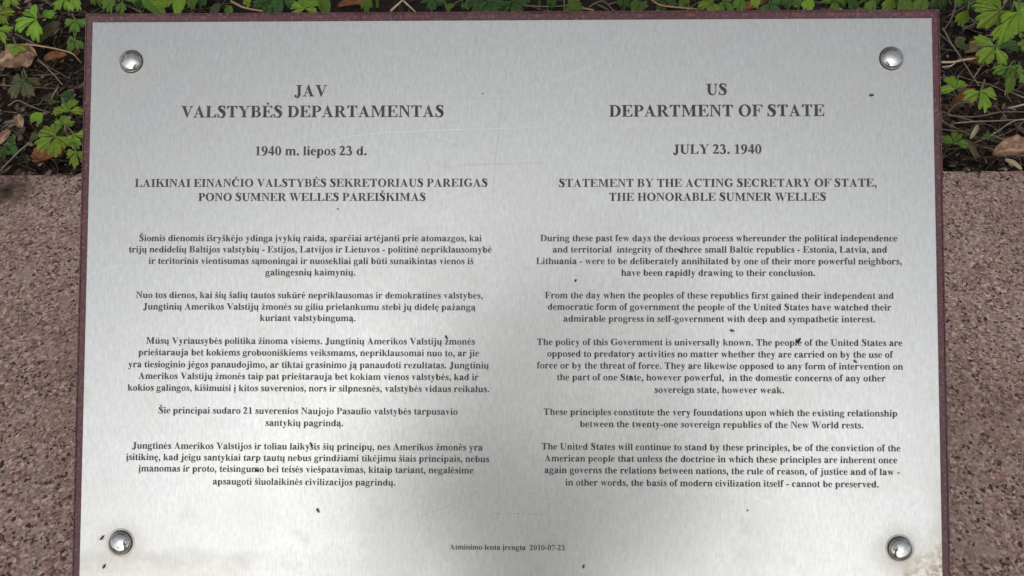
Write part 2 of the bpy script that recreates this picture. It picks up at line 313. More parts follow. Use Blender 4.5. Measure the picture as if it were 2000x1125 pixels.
    G['m'] = (833, g_stem(68, 205, 0, 450, 52, 45, None) + flag(68, 205, X) + arch(205, 485) + g_stem(349, 485, 0, 320, 45, 45, None) + arch(485, 765) + g_stem(629, 765, 0, 320, 45, 52, None))
    G['n'] = (556, g_stem(68, 205, 0, 450, 52, 48, None) + flag(68, 205, X) + arch(205, 490) + g_stem(354, 490, 0, 320, 48, 52, None))
    G['o'] = (500, g_ring(250, 230, 225, 243, 92, 208))
    G['p'] = (556, g_stem(68, 205, -205, 450, 52, 60, None) + flag(68, 205, X) + g_ring(295, 230, 228, 243, 78, 205, 0, 360, 10, 0))
    G['r'] = (444, g_stem(68, 205, 0, 450, 52, 65, None) + flag(68, 205, X) + g_stroke((195, 330, 34), (250, 415, 60), (330, 440, 66), (395, 430, 50)) + g_dot(378, 395, 68))
    G['s'] = (389, g_stroke((325, 350, 30), (285, 425, 40), (200, 455, 44), (120, 415, 84), (110, 345, 105), (190, 265, 130), (285, 190, 120), (300, 110, 105), (250, 35, 60), (175, 5, 40), (90, 45, 38), (48, 140, 28)) + g_rect(314, 320, 338, 473) + g_rect(28, -14, 54, 165))
    G['t'] = (333, g_rect(85, 90, 222, 480) + g_poly((85, 440), (85, 475), (150, 540), (195, 630), (222, 630), (222, 440)) + g_rect(20, 420, 310, 461) + g_stroke((154, 130, 138), (165, 55, 110), (215, 25, 66), (275, 35, 44), (322, 90, 26)))
    G['u'] = (556, g_rect(66, 140, 203, 420) + g_poly((16, 412), (16, 461), (203, 461), (203, 400)) + g_rect(350, 60, 486, 420) + g_poly((300, 412), (300, 461), (486, 461), (486, 400)) + g_stroke((135, 190, 137), (138, 95, 130), (195, 35, 100), (275, 40, 60), (365, 115, 30)) + g_poly((350, 0), (486, 14), (540, 26), (540, 50), (486, 80), (350, 80)))
    G['v'] = (500, g_poly((65, 440), (215, 440), (315, 170), (275, -14), (240, -14)) + g_poly((375, 440), (425, 440), (275, -14), (240, -14)) + g_serif(21, 280, 65, 215, 461, -1, 22, 40) + g_serif(315, 485, 375, 425, 461, -1, 22, 40))
    G['w'] = (722, g_poly((60, 440), (200, 440), (280, 170), (235, -14), (205, -14)) + g_poly((345, 400), (395, 420), (238, -14), (205, -14)) + g_poly((300, 440), (440, 440), (530, 170), (495, -14), (460, -14)) + g_poly((610, 440), (655, 440), (500, -14), (460, -14)) + g_serif(23, 480, 60, 440, 461, -1, 22, 24) + g_serif(550, 710, 610, 655, 461, -1, 22, 40))
    G['x'] = (500, g_poly((60, 440), (225, 440), (445, 20), (280, 20)) + g_poly((75, 20), (125, 20), (410, 440), (360, 440)) + g_serif(20, 270, 60, 225, 461, -1, 22, 40) + g_serif(310, 470, 355, 415, 461, -1, 22, 40) + g_serif(240, 485, 280, 445, 0, 1, 22, 40) + g_serif(16, 190, 75, 125, 0, 1, 22, 40))
    G['y'] = (500, g_poly((65, 440), (215, 440), (320, 170), (285, -20), (240, -20)) + g_poly((375, 440), (425, 440), (270, -70), (225, -60)) + g_stroke((258, -30, 44), (215, -130, 56), (150, -180, 60), (85, -170, 46)) + g_dot(85, -135, 58) + g_serif(16, 280, 65, 215, 461, -1, 22, 40) + g_serif(315, 480, 375, 425, 461, -1, 22, 40))
    G['z'] = (444, g_poly((55, 461), (400, 461), (400, 415), (55, 415)) + g_poly((240, 430), (400, 430), (205, 30), (40, 30)) + g_rect(40, 0, 405, 48) + g_poly((45, 461), (120, 440), (60, 310), (35, 310)) + g_poly((405, 0), (330, 20), (395, 165), (422, 165)))
    # figures
    G['0'] = (500, g_ring(250, 338, 226, 350, 88, 318))
    G['1'] = (500, g_stem(190, 328, 0, 640, 120, 110, None) + g_poly((65, 600), (65, 622), (300, 688), (328, 688), (328, 560), (190, 560)))
    G['2'] = (500, g_stroke((40, 500, 30), (90, 610, 80), (190, 640, 96), (295, 600, 130), (325, 490, 145), (270, 340, 110), (150, 180, 60), (40, 50, 50)) + g_poly((17, 0), (430, 0), (478, 180), (450, 180), (405, 125), (110, 125), (17, 20)))
    G['3'] = (500, g_stroke((40, 520, 28), (100, 630, 76), (200, 640, 92), (300, 590, 120), (310, 490, 120), (250, 400, 60), (160, 345, 34)) + g_stroke((190, 360, 36), (310, 330, 100), (370, 220, 140), (340, 90, 120), (240, 15, 60), (140, 20, 60), (80, 60, 60)) + g_dot(80, 60, 66))
    G['4'] = (500, g_poly((28, 250), (300, 688), (360, 688), (95, 250)) + g_rect(28, 150, 475, 262) + g_rect(265, 0, 395, 688))
    G['7'] = (500, g_rect(45, 545, 470, Y) + g_poly((30, 450), (60, 450), (110, 560), (45, Y)) + g_poly((385, 570), (480, 676), (250, -15), (140, -15)))
    G['9'] = (500, g_ring(245, 460, 218, 228, 78, 190) + g_stroke((395, 480, 136), (385, 320, 136), (320, 160, 120), (200, 40, 80), (50, -12, 36)))
    G['.'] = (250, g_dot(125, 70, 88)); G['-'] = (333, g_rect(44, 171, 287, 287)); G[' '] = (250, [])
    G[','] = (250, g_dot(120, 70, 86) + g_stroke((160, 60, 70), (165, -20, 60), (120, -110, 40), (65, -160, 26)))
    for ch, b, acc in (('Ė', 'E', g_dot(345, 800, 72)), ('ė', 'e', g_dot(230, 610, 72)), ('Č', 'C', g_caron(390, 740)), ('Š', 'S', g_caron(278, 740)), ('č', 'c', g_caron(232, 535)),
                       ('š', 's', g_caron(195, 535)), ('ž', 'z', g_caron(225, 535)), ('ū', 'u', g_rect(135, 560, 425, 625)), ('ą', 'a', g_ogonek(400)), ('ę', 'e', g_ogonek(280)), ('ų', 'u', g_ogonek(430)), ('į', 'i', g_ogonek(150))):
        G[ch] = (G[b][0], G[b][1] + acc)
    return G
GLYPHS = build_glyphs()
GCACHE = {}
def glyph_mesh(ch):
    """one flat outline per letter: union of its strokes"""
    if ch in GCACHE: return GCACHE[ch]
    vs, fs = [], []
    for p in GLYPHS[ch][1]:
        a = sum(p[i][0]*p[(i+1) % len(p)][1]-p[(i+1) % len(p)][0]*p[i][1] for i in range(len(p)))
        if abs(a) < 60: continue
        if a < 0: p = p[::-1]
        fs.append(list(range(len(vs), len(vs)+len(p)))); vs += [Vector((x, y)) for x, y in p]
    if not vs: GCACHE[ch] = ([], []); return GCACHE[ch]
    ov, oe, of, a, b, of_orig = delaunay_2d_cdt(vs, [], fs, 0, 1e-3)
    tris = [f for f, o in zip(of, of_orig) if len(o) > 0]
    GCACHE[ch] = ([(v.x, v.y) for v in ov], tris)
    return GCACHE[ch]
def text_width(s): return sum(GLYPHS[c][0] for c in s)
# ------------------------------------------------------------------ where the plaque stands (millimetre drawing, board face z = 0)
RP = Matrix(((0.9998192173, -0.0023084998, 0.0188733542), (0.0015628933, 0.9992212906, 0.0394254963), (-0.0189496711, -0.0393888718, 0.9990442567)))
TP = Vector((-0.0034331325, 0.0083315717, 0.5409506851))
def cam2world(c): return RIGHT*c.x - UP*c.y + FWD*c.z
ax = cam2world(RP @ Vector((1, 0, 0))); ay = cam2world(RP @ Vector((0, -1, 0))); az = cam2world(RP @ Vector((0, 0, -1)))
origin = C0 + cam2world(TP) - az*0.002          # the drawing plane is the steel face, 2 mm proud of the board
PLAQUE_M = Matrix(((ax.x, ay.x, az.x, origin.x), (ax.y, ay.y, az.y, origin.y), (ax.z, ay.z, az.z, origin.z), (0, 0, 0, 1)))
BW, BH, BT = 0.307, 0.2075, 0.010
low = min((PLAQUE_M @ Vector((sx*BW, -BH, z))).z for sx in (-1, 1) for z in (0, -BT))
ZG = low - 0.003                               # granite top
ZS = ZG - 0.035                                # soil behind it
EDGE_L, EDGE_R = at(60, 340, ZG), at(1940, 332, ZG)
EA = math.atan2(EDGE_R.y-EDGE_L.y, EDGE_R.x-EDGE_L.x)
EDGE_Y = (EDGE_L.y+EDGE_R.y)/2
def edge_y(x): return EDGE_L.y+(x-EDGE_L.x)*math.tan(EA)
_d = at(12, 372, ZG); DIRT_SPOT = (_d.x, _d.y, ZG)

M_PLATE = plate_material(); M_BOARD = board_material(); M_GRANITE = granite_material(); M_SOIL = soil_material()
M_INK = plain('etched_black', (0.062, 0.059, 0.053), 0.65, 0.0, 0.45, 140)
M_SCR_D = plain('dark_scratch', (0.30, 0.30, 0.30), 0.5, 0.6); M_SCR_L = plain('bright_scratch', (0.92, 0.92, 0.92), 0.28, 0.9, 0.05)
M_FLECK = plain('black_dirt', (0.012, 0.011, 0.010), 0.6)
M_BRACKET = plain('galvanised_steel', (0.35, 0.35, 0.36), 0.5, 0.8)
def rivet_material():
    t = NT('polished_rivet'); v = t.coord()
    t.set(Base_Color=t.ramp(t.noise(v, 300, 3), [(0.3, (0.5, 0.5, 0.49)), (0.7, (0.72, 0.72, 0.71))]), Metallic=1.0, Roughness=t.ramp(t.noise(v, 240, 3), [(0.35, 0.13), (0.65, 0.22)]))
    t.bump(t.noise(v, 110, 2), 0.25, 0.0010); return t.m
M_RIVET = rivet_material()
M_RIM_SHADE = plain('painted_rim_shade', (0.05, 0.047, 0.04), 0.7)  # dark mirrored rim and contact shade painted round the rivet foot
M_RING = plain('worn_edge', (0.55, 0.52, 0.46), 0.5, 0.6)

# ------------------------------------------------------------------ setting: path, soil, granite plinth
def grid(name, x0, x1, y0, y1, nx, ny, zf, mat, skew=False):
    vs = []; fs = []
    for j in range(ny+1):
        for i in range(nx+1):
            x = x0+(x1-x0)*i/nx; y = y0+(y1-y0)*j/ny
            vs.append((x, y, zf(x, y)))
    for j in range(ny):
        for i in range(nx):
            a = j*(nx+1)+i; fs.append((a, a+1, a+nx+2, a+nx+1))
    return mesh_obj(name, vs, fs, mat, smooth=True)
def lawn_material():
    t = NT('short_grass'); v = t.coord()
    t.set(Base_Color=t.ramp(t.noise(v, 9, 6, 0.7), [(0.3, (0.03, 0.05, 0.014)), (0.7, (0.07, 0.10, 0.03))]), Roughness=0.9); t.bump(t.noise(v, 90, 4), 0.8, 0.02); return t.m
def paving_material():
    t = NT('grey_paving'); v = t.coord()
    b = t.n.new('ShaderNodeTexBrick'); t.l.new(v, b.inputs['Vector']); b.inputs['Scale'].default_value = 2.5; b.inputs['Mortar Size'].default_value = 0.012
    b.inputs['Color1'].default_value = (0.20, 0.19, 0.18, 1); b.inputs['Color2'].default_value = (0.27, 0.26, 0.25, 1); b.inputs['Mortar'].default_value = (0.08, 0.08, 0.07, 1)
    t.set(Base_Color=t.mix(0.5, b.outputs[0], t.ramp(t.noise(v, 30, 5), [(0.3, 0.5), (0.7, 1.0)]), 'MULTIPLY'), Roughness=0.85); return t.m
tag(grid('ground', -70, 70, -80, 60, 4, 4, lambda x, y: -0.006, lawn_material()), kind='structure')
tag(grid('path', -30, 30, -3.2, 0.4, 4, 2, lambda x, y: 0.0, paving_material()), kind='structure')
def soil_z(x, y):
    d = y-edge_y(x)
    lump = noise.noise(Vector((x*9, y*9, 0)))*0.008+noise.noise(Vector((x*28, y*28, 3)))*0.006+noise.noise(Vector((x*75, y*75, 5)))*0.004
    return ZS+lump+0.02*min(max(d, 0)/0.5, 1)
tag(grid('soil', -1.5, 1.5, EDGE_Y-0.06, EDGE_Y+1.1, 300, 130, soil_z, M_SOIL), kind='structure')
def terr(x, y):
    return -0.02 if y < EDGE_Y+0.02 else ZS-0.03
vs = []; fs = []
bm = bmesh.new(); bmesh.ops.create_cube(bm, size=1)
for v in bm.verts: v.co = Vector((v.co.x*40, (v.co.y+0.5)*14+EDGE_Y+0.03, (v.co.z-0.5)*(ZS-0.014)+ZS-0.014))
tag(bm_obj('terrain', bm, lawn_material()), kind='structure')
bm = bmesh.new(); bmesh.ops.create_cube(bm, size=1)
for v in bm.verts: v.co = Vector((v.co.x*6.0, (v.co.y-0.5)*(EDGE_Y-0.06), (v.co.z-0.5)*(ZG+0.05)))
bmesh.ops.bevel(bm, geom=bm.edges[:], offset=0.004, segments=3, affect='EDGES', profile=0.6)
for v in bm.verts: v.co = Matrix.Rotation(EA, 4, 'Z') @ v.co + Vector((0, EDGE_L.y-EDGE_L.x*math.tan(EA), ZG))
tag(bm_obj('granite_plinth', bm, M_GRANITE), 'speckled pink granite plinth with a dark damp spot at its left edge, under the plaque', 'plinth')

# ------------------------------------------------------------------ the plaque
PL = bpy.data.objects.new('memorial_plaque', None); PL.empty_display_size = 0.05; COL.objects.link(PL); PL.matrix_world = PLAQUE_M
tag(PL, 'brushed steel memorial plaque with two columns of black text on a maroon board', 'plaque')
def slab(w, h, z0, z1, bev, seg=2):
    bm = bmesh.new(); bmesh.ops.create_cube(bm, size=1)
    for v in bm.verts: v.co = Vector((v.co.x*2*w, v.co.y*2*h, z0 if v.co.z < 0 else z1))
    if bev: bmesh.ops.bevel(bm, geom=bm.edges[:], offset=bev, segments=seg, affect='EDGES', profile=0.5)
    return bm
def board_mesh():
    # folded sheet: rounded rim, a narrow seam just inside it, then the flat face
    bm = bmesh.new(); prev = None
    prof = [(0.004, -BT), (0, -BT), (0, -0.0012), (0.0004, -0.0004), (0.0010, 0.0), (0.0014, 0.0), (0.0015, -0.0006), (0.0018, -0.0006), (0.0020, 0.0), (0.0030, 0.0001)]
    for ins, z in prof:
        ring = [bm.verts.new((sx*(BW-ins), sy*(BH-ins), z)) for sx, sy in ((-1, -1), (1, -1), (1, 1), (-1, 1))]
        if prev:
            for k in range(4): bm.faces.new((prev[k], prev[(k+1) % 4], ring[(k+1) % 4], ring[k]))
        else: bm.faces.new(ring[::-1])
        prev = ring
    bm.faces.new(prev); return bm
bm_obj('backing_board', board_mesh(), M_BOARD, PL)
plate_bm = slab(0.300, 0.200, 0.0002, 0.002, 0.0003, 1)
# scratches lie in the steel: hair-thin strips on its face
SCR = [(0, 0.00020, [(-3.5, 146.0), (-4.9, 132.4), (-7.4, 111.1), (-9.1, 92.8), (-10.8, 61.8)]), (0, 0.00018, [(-38.6, 93.6), (-29.5, 95.4), (-7.7, 96.5), (34.0, 97.2)]),
 (1, 0.00015, [(-143.0, 108.5), (-106.4, 117.2), (-55.2, 120.4), (6.8, 122.1), (32.2, 123.1)]), (0, 0.00014, [(-62.5, 116.8), (-44.2, 111.9), (-24.1, 107.5)]), (0, 0.00014, [(-34.5, 143.9), (-4.9, 143.1)]),
 (0, 0.00012, [(-16.3, 162.7), (-17.7, 146.8)]), (1, 0.00014, [(28.6, 155.1), (43.1, 159.5), (68.6, 170.5)]), (0, 0.00016, [(37.7, 78.2), (55.7, 68.0)]), (0, 0.00013, [(-67.7, -153.6), (-42.7, -144.6), (-14.1, -131.0)]),
 (0, 0.00016, [(7.3, -131.9), (28.7, -138.8), (53.6, -149.2)]), (0, 0.00040, [(-8.7, -149.0), (-4.4, -149.0)]), (0, 0.00034, [(4.8, -148.9), (8.8, -148.9)]), (0, 0.00026, [(15.2, -149.2), (25.2, -149.4)]), (0, 0.00018, [(28.7, -133.5), (29.8, -158.2)]),
 (1, 0.00016, [(-47.1, -12.5), (-36.2, -26.9)]), (1, 0.00022, [(170.6, -135.4), (182.9, -141.3)]), (1, 0.00016, [(-299.0, 16.1), (-273.9, 25.2)]), (0, 0.00012, [(-18.3, 26.6), (7.0, 28.1)]), (1, 0.00018, [(-108.8, 1.8), (-83.3, -7.2)]), (1, 0.00014, [(14.2, 9.3), (39.5, -8.7)]),
 (0, 0.0004, [(-3.0, 131), (-1.2, 127.5)]), (0, 0.0003, [(29.4, -150), (29.9, -156)]), (1, 0.00012, [(-15, 70), (3, 58)])]
for kind, w, pts in SCR:
    q = catmull(pts, 6) if len(pts) > 2 else pts
    prev = None
    for i, (x, y) in enumerate(q):
        a = q[max(i-1, 0)]; b = q[min(i+1, len(q)-1)]; dx, dy = b[0]-a[0], b[1]-a[1]; l = math.hypot(dx, dy)
        ww = w*1000*(0.35+0.65*math.sin(PI*(i+0.3)/(len(q)-0.4)))*0.5
        cur = [plate_bm.verts.new(((x+s*dy/l*ww)/1000, (y-s*dx/l*ww)/1000, 0.00206)) for s in (1, -1)]
        if prev:
            f = plate_bm.faces.new((prev[0], cur[0], cur[1], prev[1])); f.normal_update()
            if f.normal.z < 0: f.normal_flip()
            f.material_index = 1+kind
        prev = cur
plate = bm_obj('steel_plate', plate_bm, [M_PLATE, M_SCR_D, M_SCR_L], PL)

TABLE = [
('h','JAV',-153.0,-129.1,145.2),
('h','VALSTYBĖS DEPARTAMENTAS',-234.4,-45.0,130.2),
('d','1940 m. liepos 23 d.',-180.7,-100.0,102.8),
('s','LAIKINAI EINANČIO VALSTYBĖS SEKRETORIAUS PAREIGAS',-266.6,-13.8,80.2),
('s','PONO SUMNER WELLES PAREIŠKIMAS',-220.7,-57.8,70.1),
('p1','Šiomis dienomis išryškėjo ydinga įvykių raida, sparčiai artėjanti prie atomazgos, kai',-262.8,-18.0,41.3),
('p1','trijų nedidelių Baltijos valstybių - Estijos, Latvijos ir Lietuvos - politinė nepriklausomybė',-270.0,-10.8,33.3),
('p1','ir teritorinis vientisumas sąmoningai ir nuosekliai gali būti sunaikintas vienos iš',-255.5,-23.7,25.1),
('p1','galingesnių kaimynių.',-171.7,-107.2,17.0),
('p2','Nuo tos dienos, kai šių šalių tautos sukūrė nepriklausomas ir demokratines valstybes,',-264.1,-16.8,0.8),
('p2','Jungtinių Amerikos Valstijų žmonės su giliu prielankumu stebi jų didelę pažangą',-258.8,-22.2,-7.4),
('p2','kuriant valstybingumą.',-175.2,-106.8,-15.3),
('p3','Mūsų Vyriausybės politika žinoma visiems. Jungtinių Amerikos Valstijų žmonės',-256.1,-22.4,-31.6),
('p3','prieštarauja bet kokiems grobuoniškiems veiksmams, nepriklausomai nuo to, ar jie',-261.4,-19.5,-39.8),
('p3','yra tiesioginio jėgos panaudojimo, ar tiktai grasinimo ją panaudoti rezultatas. Jungtinių',-268.6,-12.6,-48.3),
('p3','Amerikos Valstijų žmonės taip pat prieštarauja bet kokiam vienos valstybės, kad ir',-261.1,-19.8,-56.5),
('p3','kokios galingos, kišimuisi į kitos suverenios, nors ir silpnesnės, valstybės vidaus reikalus.',-268.6,-12.2,-64.8),
('p4','Šie principai sudaro 21 suverenios Naujojo Pasaulio valstybės tarpusavio',-246.3,-34.4,-80.7),
('p4','santykių pagrindą.',-170.1,-114.7,-89.1),
('p5','Jungtinės Amerikos Valstijos ir toliau laikysis šių principų, nes Amerikos žmonės yra',-264.4,-16.7,-105.5),
('p5','įsitikinę, kad jeigu santykiai tarp tautų nebus grindžiami tikėjimu šiais principais, nebus',-268.6,-12.1,-113.5),
('p5','įmanomas ir proto, teisingumo bei teisės viešpatavimas, kitaip tariant, negalėsime',-259.6,-23.1,-121.4),
('p5','apsaugoti šiuolaikinės civilizacijos pagrindų.',-206.8,-77.6,-130.2),
('H','US',140.6,155.7,145.4),
('H','DEPARTMENT OF STATE',71.8,223.9,130.0),
('D','JULY 23. 1940',116.8,179.4,103.4),
('S','STATEMENT BY THE ACTING SECRETARY OF STATE,',36.2,259.6,79.9),
('S','THE HONORABLE SUMNER WELLES',71.6,224.1,70.0),
('q1','During these past few days the devious process whereunder the political independence',23.2,273.2,41.4),
('q1','and territorial  integrity of the three small Baltic republics - Estonia, Latvia, and',31.9,265.9,33.4),
('q1','Lithuania - were to be deliberately annihilated by one of their more powerful neighbors,',20.3,276.1,25.2),
('q1','have been rapidly drawing to their conclusion.',80.1,215.9,17.0),
('q2','From the day when the peoples of these republics first gained their independent and',26.5,270.0,1.1),
('q2','democratic form of government the people of the United States have watched their',28.3,268.1,-7.0),
('q2','admirable progress in self-government with deep and sympathetic interest.',39.4,257.0,-15.3),
('q3','The policy of this Government is universally known. The people of the United States are',20.8,275.4,-31.7),
('q3','opposed to predatory activities no matter whether they are carried on by the use of',28.0,268.6,-39.9),
('q3','force or by the threat of force. They are likewise opposed to any form of intervention on',20.8,275.5,-48.1),
('q3','the part of one State, however powerful,  in the domestic concerns of any other',34.8,263.4,-56.3),
('q3','sovereign state, however weak.',103.0,193.3,-64.8),
('q4','These principles constitute the very foundations upon which the existing relationship',25.5,271.1,-80.5),
('q4','between the twenty-one sovereign republics of the New World rests.',50.9,247.7,-88.8),
('q5','The United States will continue to stand by these principles, be of the conviction of the',24.1,272.8,-104.5),
('q5','American people that unless the doctrine in which these principles are inherent once',26.2,270.5,-112.7),
('q5','again governs the relations between nations, the rule of reason, of justice and of law -',26.2,272.1,-120.8),
('q5','in other words, the basis of modern civilization itself - cannot be preserved.',40.8,257.6,-129.3),
('f','Atminimo lenta įrengta  2010-07-23',-39.7,40.8,-173.9),
]
BLOCKS = {'h': 'heading in Lithuanian capitals', 'd': 'date line in Lithuanian', 's': 'subtitle in Lithuanian capitals', 'p1': 'first Lithuanian paragraph', 'p2': 'second Lithuanian paragraph', 'p3': 'third Lithuanian paragraph, the longest',
 'p4': 'fourth Lithuanian paragraph', 'p5': 'last Lithuanian paragraph', 'H': 'heading in English capitals', 'D': 'date line in English', 'S': 'subtitle in English capitals', 'q1': 'first English paragraph', 'q2': 'second English paragraph',
 'q3': 'third English paragraph, the longest', 'q4': 'fourth English paragraph', 'q5': 'last English paragraph', 'f': 'small dated line at the foot of the plate'}
KIND = {'h': 'heading', 'H': 'heading', 'd': 'date_line', 'D': 'date_line', 's': 'subtitle', 'S': 'subtitle', 'f': 'footer_line'}
for blk, desc in BLOCKS.items():
    vs, fs = [], []
    for b, s, x0, x1, y in TABLE:
        if b != blk: continue
        w = text_width(s); k = (x1-x0)/w; x = 0
        for ch in s:
            gv, gf = glyph_mesh(ch); o = len(vs)
            vs += [((x0+(x+px)*k)/1000, (y+py*k)/1000, 0.00212) for px, py in gv]
            fs += [tuple(o+i for i in f) for f in gf]
            x += GLYPHS[ch][0]
    o = mesh_obj(KIND.get(blk, 'paragraph'), vs, fs, M_INK, PL); o['label'] = desc

def lathe(name, prof, mat, parent, n=32, fm=None):
    vs, fs, mi = [], [], []
    for r, z in prof:
        for k in range(n): vs.append((r*math.cos(2*PI*k/n), r*math.sin(2*PI*k/n), z))
    for i in range(len(prof)-1):
        for k in range(n): fs.append((i*n+k, i*n+(k+1) % n, (i+1)*n+(k+1) % n, (i+1)*n+k))
    fs.append(tuple((len(prof)-1)*n+k for k in range(n)))
    return mesh_obj(name, vs, fs, mat, parent, smooth=True)
dome = [(0.0086, 0.00208), (0.0084, 0.0022), (0.0078, 0.0023), (0.0079, 0.0028), (0.0080, 0.0031)] + [(0.0080*math.cos(a), 0.0031+0.0040*math.sin(a)) for a in [PI/2*k/9 for k in range(1, 9)]] + [(0.0004, 0.0071)]
rv0 = lathe('rivet', dome, [M_RIVET, M_RIM_SHADE], PL)
rv0.data.polygons.foreach_set('material_index', [1 if k < 64 else 0 for k in range(len(rv0.data.polygons))])
washer = [(0.0098, 0.00205), (0.0096, 0.00225), (0.0088, 0.0023), (0.0086, 0.00212)]
for i, (x, y) in enumerate(RIV):
    r = rv0 if i == 0 else link(rv0.copy(), PL)
    r.location = (x, y, 0); r.rotation_euler = (0, 0, i*1.9)
    r['label'] = ['domed steel rivet at the upper left corner', 'domed steel rivet at the upper right corner', 'domed rivet with yellow grime ring, lower left', 'domed rivet with yellow grime ring, lower right'][i]
    if i >= 2: lathe('rivet_rim', washer, M_RING, r)
# two folded steel legs under the board carry it on the granite
for sx in (-1, 1):
    bm = bmesh.new(); inv = PLAQUE_M.inverted()
    A = PLAQUE_M @ Vector((sx*0.18, 0.13, -BT)); B = PLAQUE_M @ Vector((sx*0.18, -0.17, -BT))
    pts = [A, B, Vector((B.x, B.y, ZG-0.001)), Vector((A.x, A.y, ZG-0.001))]
    a = [bm.verts.new(inv @ (p+Vector((-0.004, 0, 0)))) for p in pts]; b = [bm.verts.new(inv @ (p+Vector((0.004, 0, 0)))) for p in pts]
    bm.faces.new(a); bm.faces.new(b[::-1])
    for k in range(4): bm.faces.new((a[k], b[k], b[(k+1) % 4], a[(k+1) % 4]))
    bmesh.ops.recalc_face_normals(bm, faces=bm.faces[:])
    bm_obj('support_bracket', bm, M_BRACKET, PL)

# ------------------------------------------------------------------ small black flecks stuck to the plate
FLK = [(256.7, 144.8, 4.0, 0, 'little black insect beside the upper right rivet, lying level'), (-120.4, 64.4, 1.3, 0, 'tiny black dot under the word WELLES in the left subtitle'), (-17.7, 146.8, 1.2, 0, 'tiny black dot right of the heading JAV'),
 (48.1, 13.6, 2.0, 60, 'small black fleck left of the line ending in conclusion'), (121.5, 34.6, 4.2, -50, 'black insect between the words the and three'), (157.5, -21.3, 4.0, -15, 'black fleck in the gap above the words universally known'),
 (203.6, -28.0, 5.0, 50, 'black insect on the last letters of people'), (242.4, -42.5, 3.6, -45, 'black fleck above the word intervention'), (86.3, -54.1, 3.6, 75, 'black insect on the letters of State'),
 (-42.7, -26.5, 3.8, -60, 'black fleck on the accent of žmonės in the third left paragraph'), (-137.4, -101.8, 3.6, -50, 'black fleck above the s of laikysis'), (-175.4, -120.3, 3.4, -20, 'black fleck on the letters um of teisingumo'),
 (-132.1, -147.7, 4.0, -60, 'black insect alone below the last left paragraph'), (53.6, -184.7, 3.4, 75, 'black fleck at the foot of the plate right of the dated line'), (-284.1, -167.7, 4.6, 50, 'black insect just left of the lower left rivet'),
 (-282.2, -187.5, 4.0, 65, 'black insect below the lower left rivet'), (167.0, -145.6, 1.3, -45, 'tiny black dot below the last English line')]
def fleck(length):
    """a shrivelled midge: body of lumps, two bent legs"""
    bm = bmesh.new(); L = length*0.9/1000
    if L < 0.0022:
        bmesh.ops.create_icosphere(bm, subdivisions=2, radius=L/2)
        for v in bm.verts: v.co = Vector((v.co.x*1.2, v.co.y*0.8, v.co.z*0.5+L*0.2))*(1+0.3*noise.noise(v.co*3000))
        return bm
    for x, r in ((-0.30, 0.17), (-0.05, 0.20), (0.20, 0.17), (0.38, 0.11)):
        s = bmesh.ops.create_icosphere(bm, subdivisions=2, radius=r*L)['verts']
        for v in s: v.co = Vector((v.co.x*1.25+x*L, v.co.y*0.85+random.uniform(-.02, .02)*L, v.co.z*0.7+r*L*0.6))
    vs, fs = [], []
    for sx, px in ((1, 0.1), (-1, -0.12), (1, -0.3)):
        tube(vs, fs, [Vector((px*L, 0, 0.12*L)), Vector(((px+0.1)*L, sx*0.24*L, 0.16*L)), Vector(((px-0.05)*L, sx*0.42*L, 0.0))], [0.035*L, 0.03*L, 0.02*L], 5)
    vv = [bm.verts.new(v) for v in vs]
    for f in fs: bm.faces.new([vv[i] for i in f])
    return bm
for x, y, L, ang, lab in FLK:
    o = bm_obj('dead_insect' if L > 3.3 else 'dirt_fleck', fleck(L), M_FLECK, None, True)
    o.matrix_world = PLAQUE_M @ Matrix.Translation((x/1000, y/1000, 0.0021)) @ Matrix.Rotation(math.radians(ang), 4, 'Z')
    tag(o, lab, 'insect' if L > 3.3 else 'fleck', 'black flecks stuck to the steel plate')
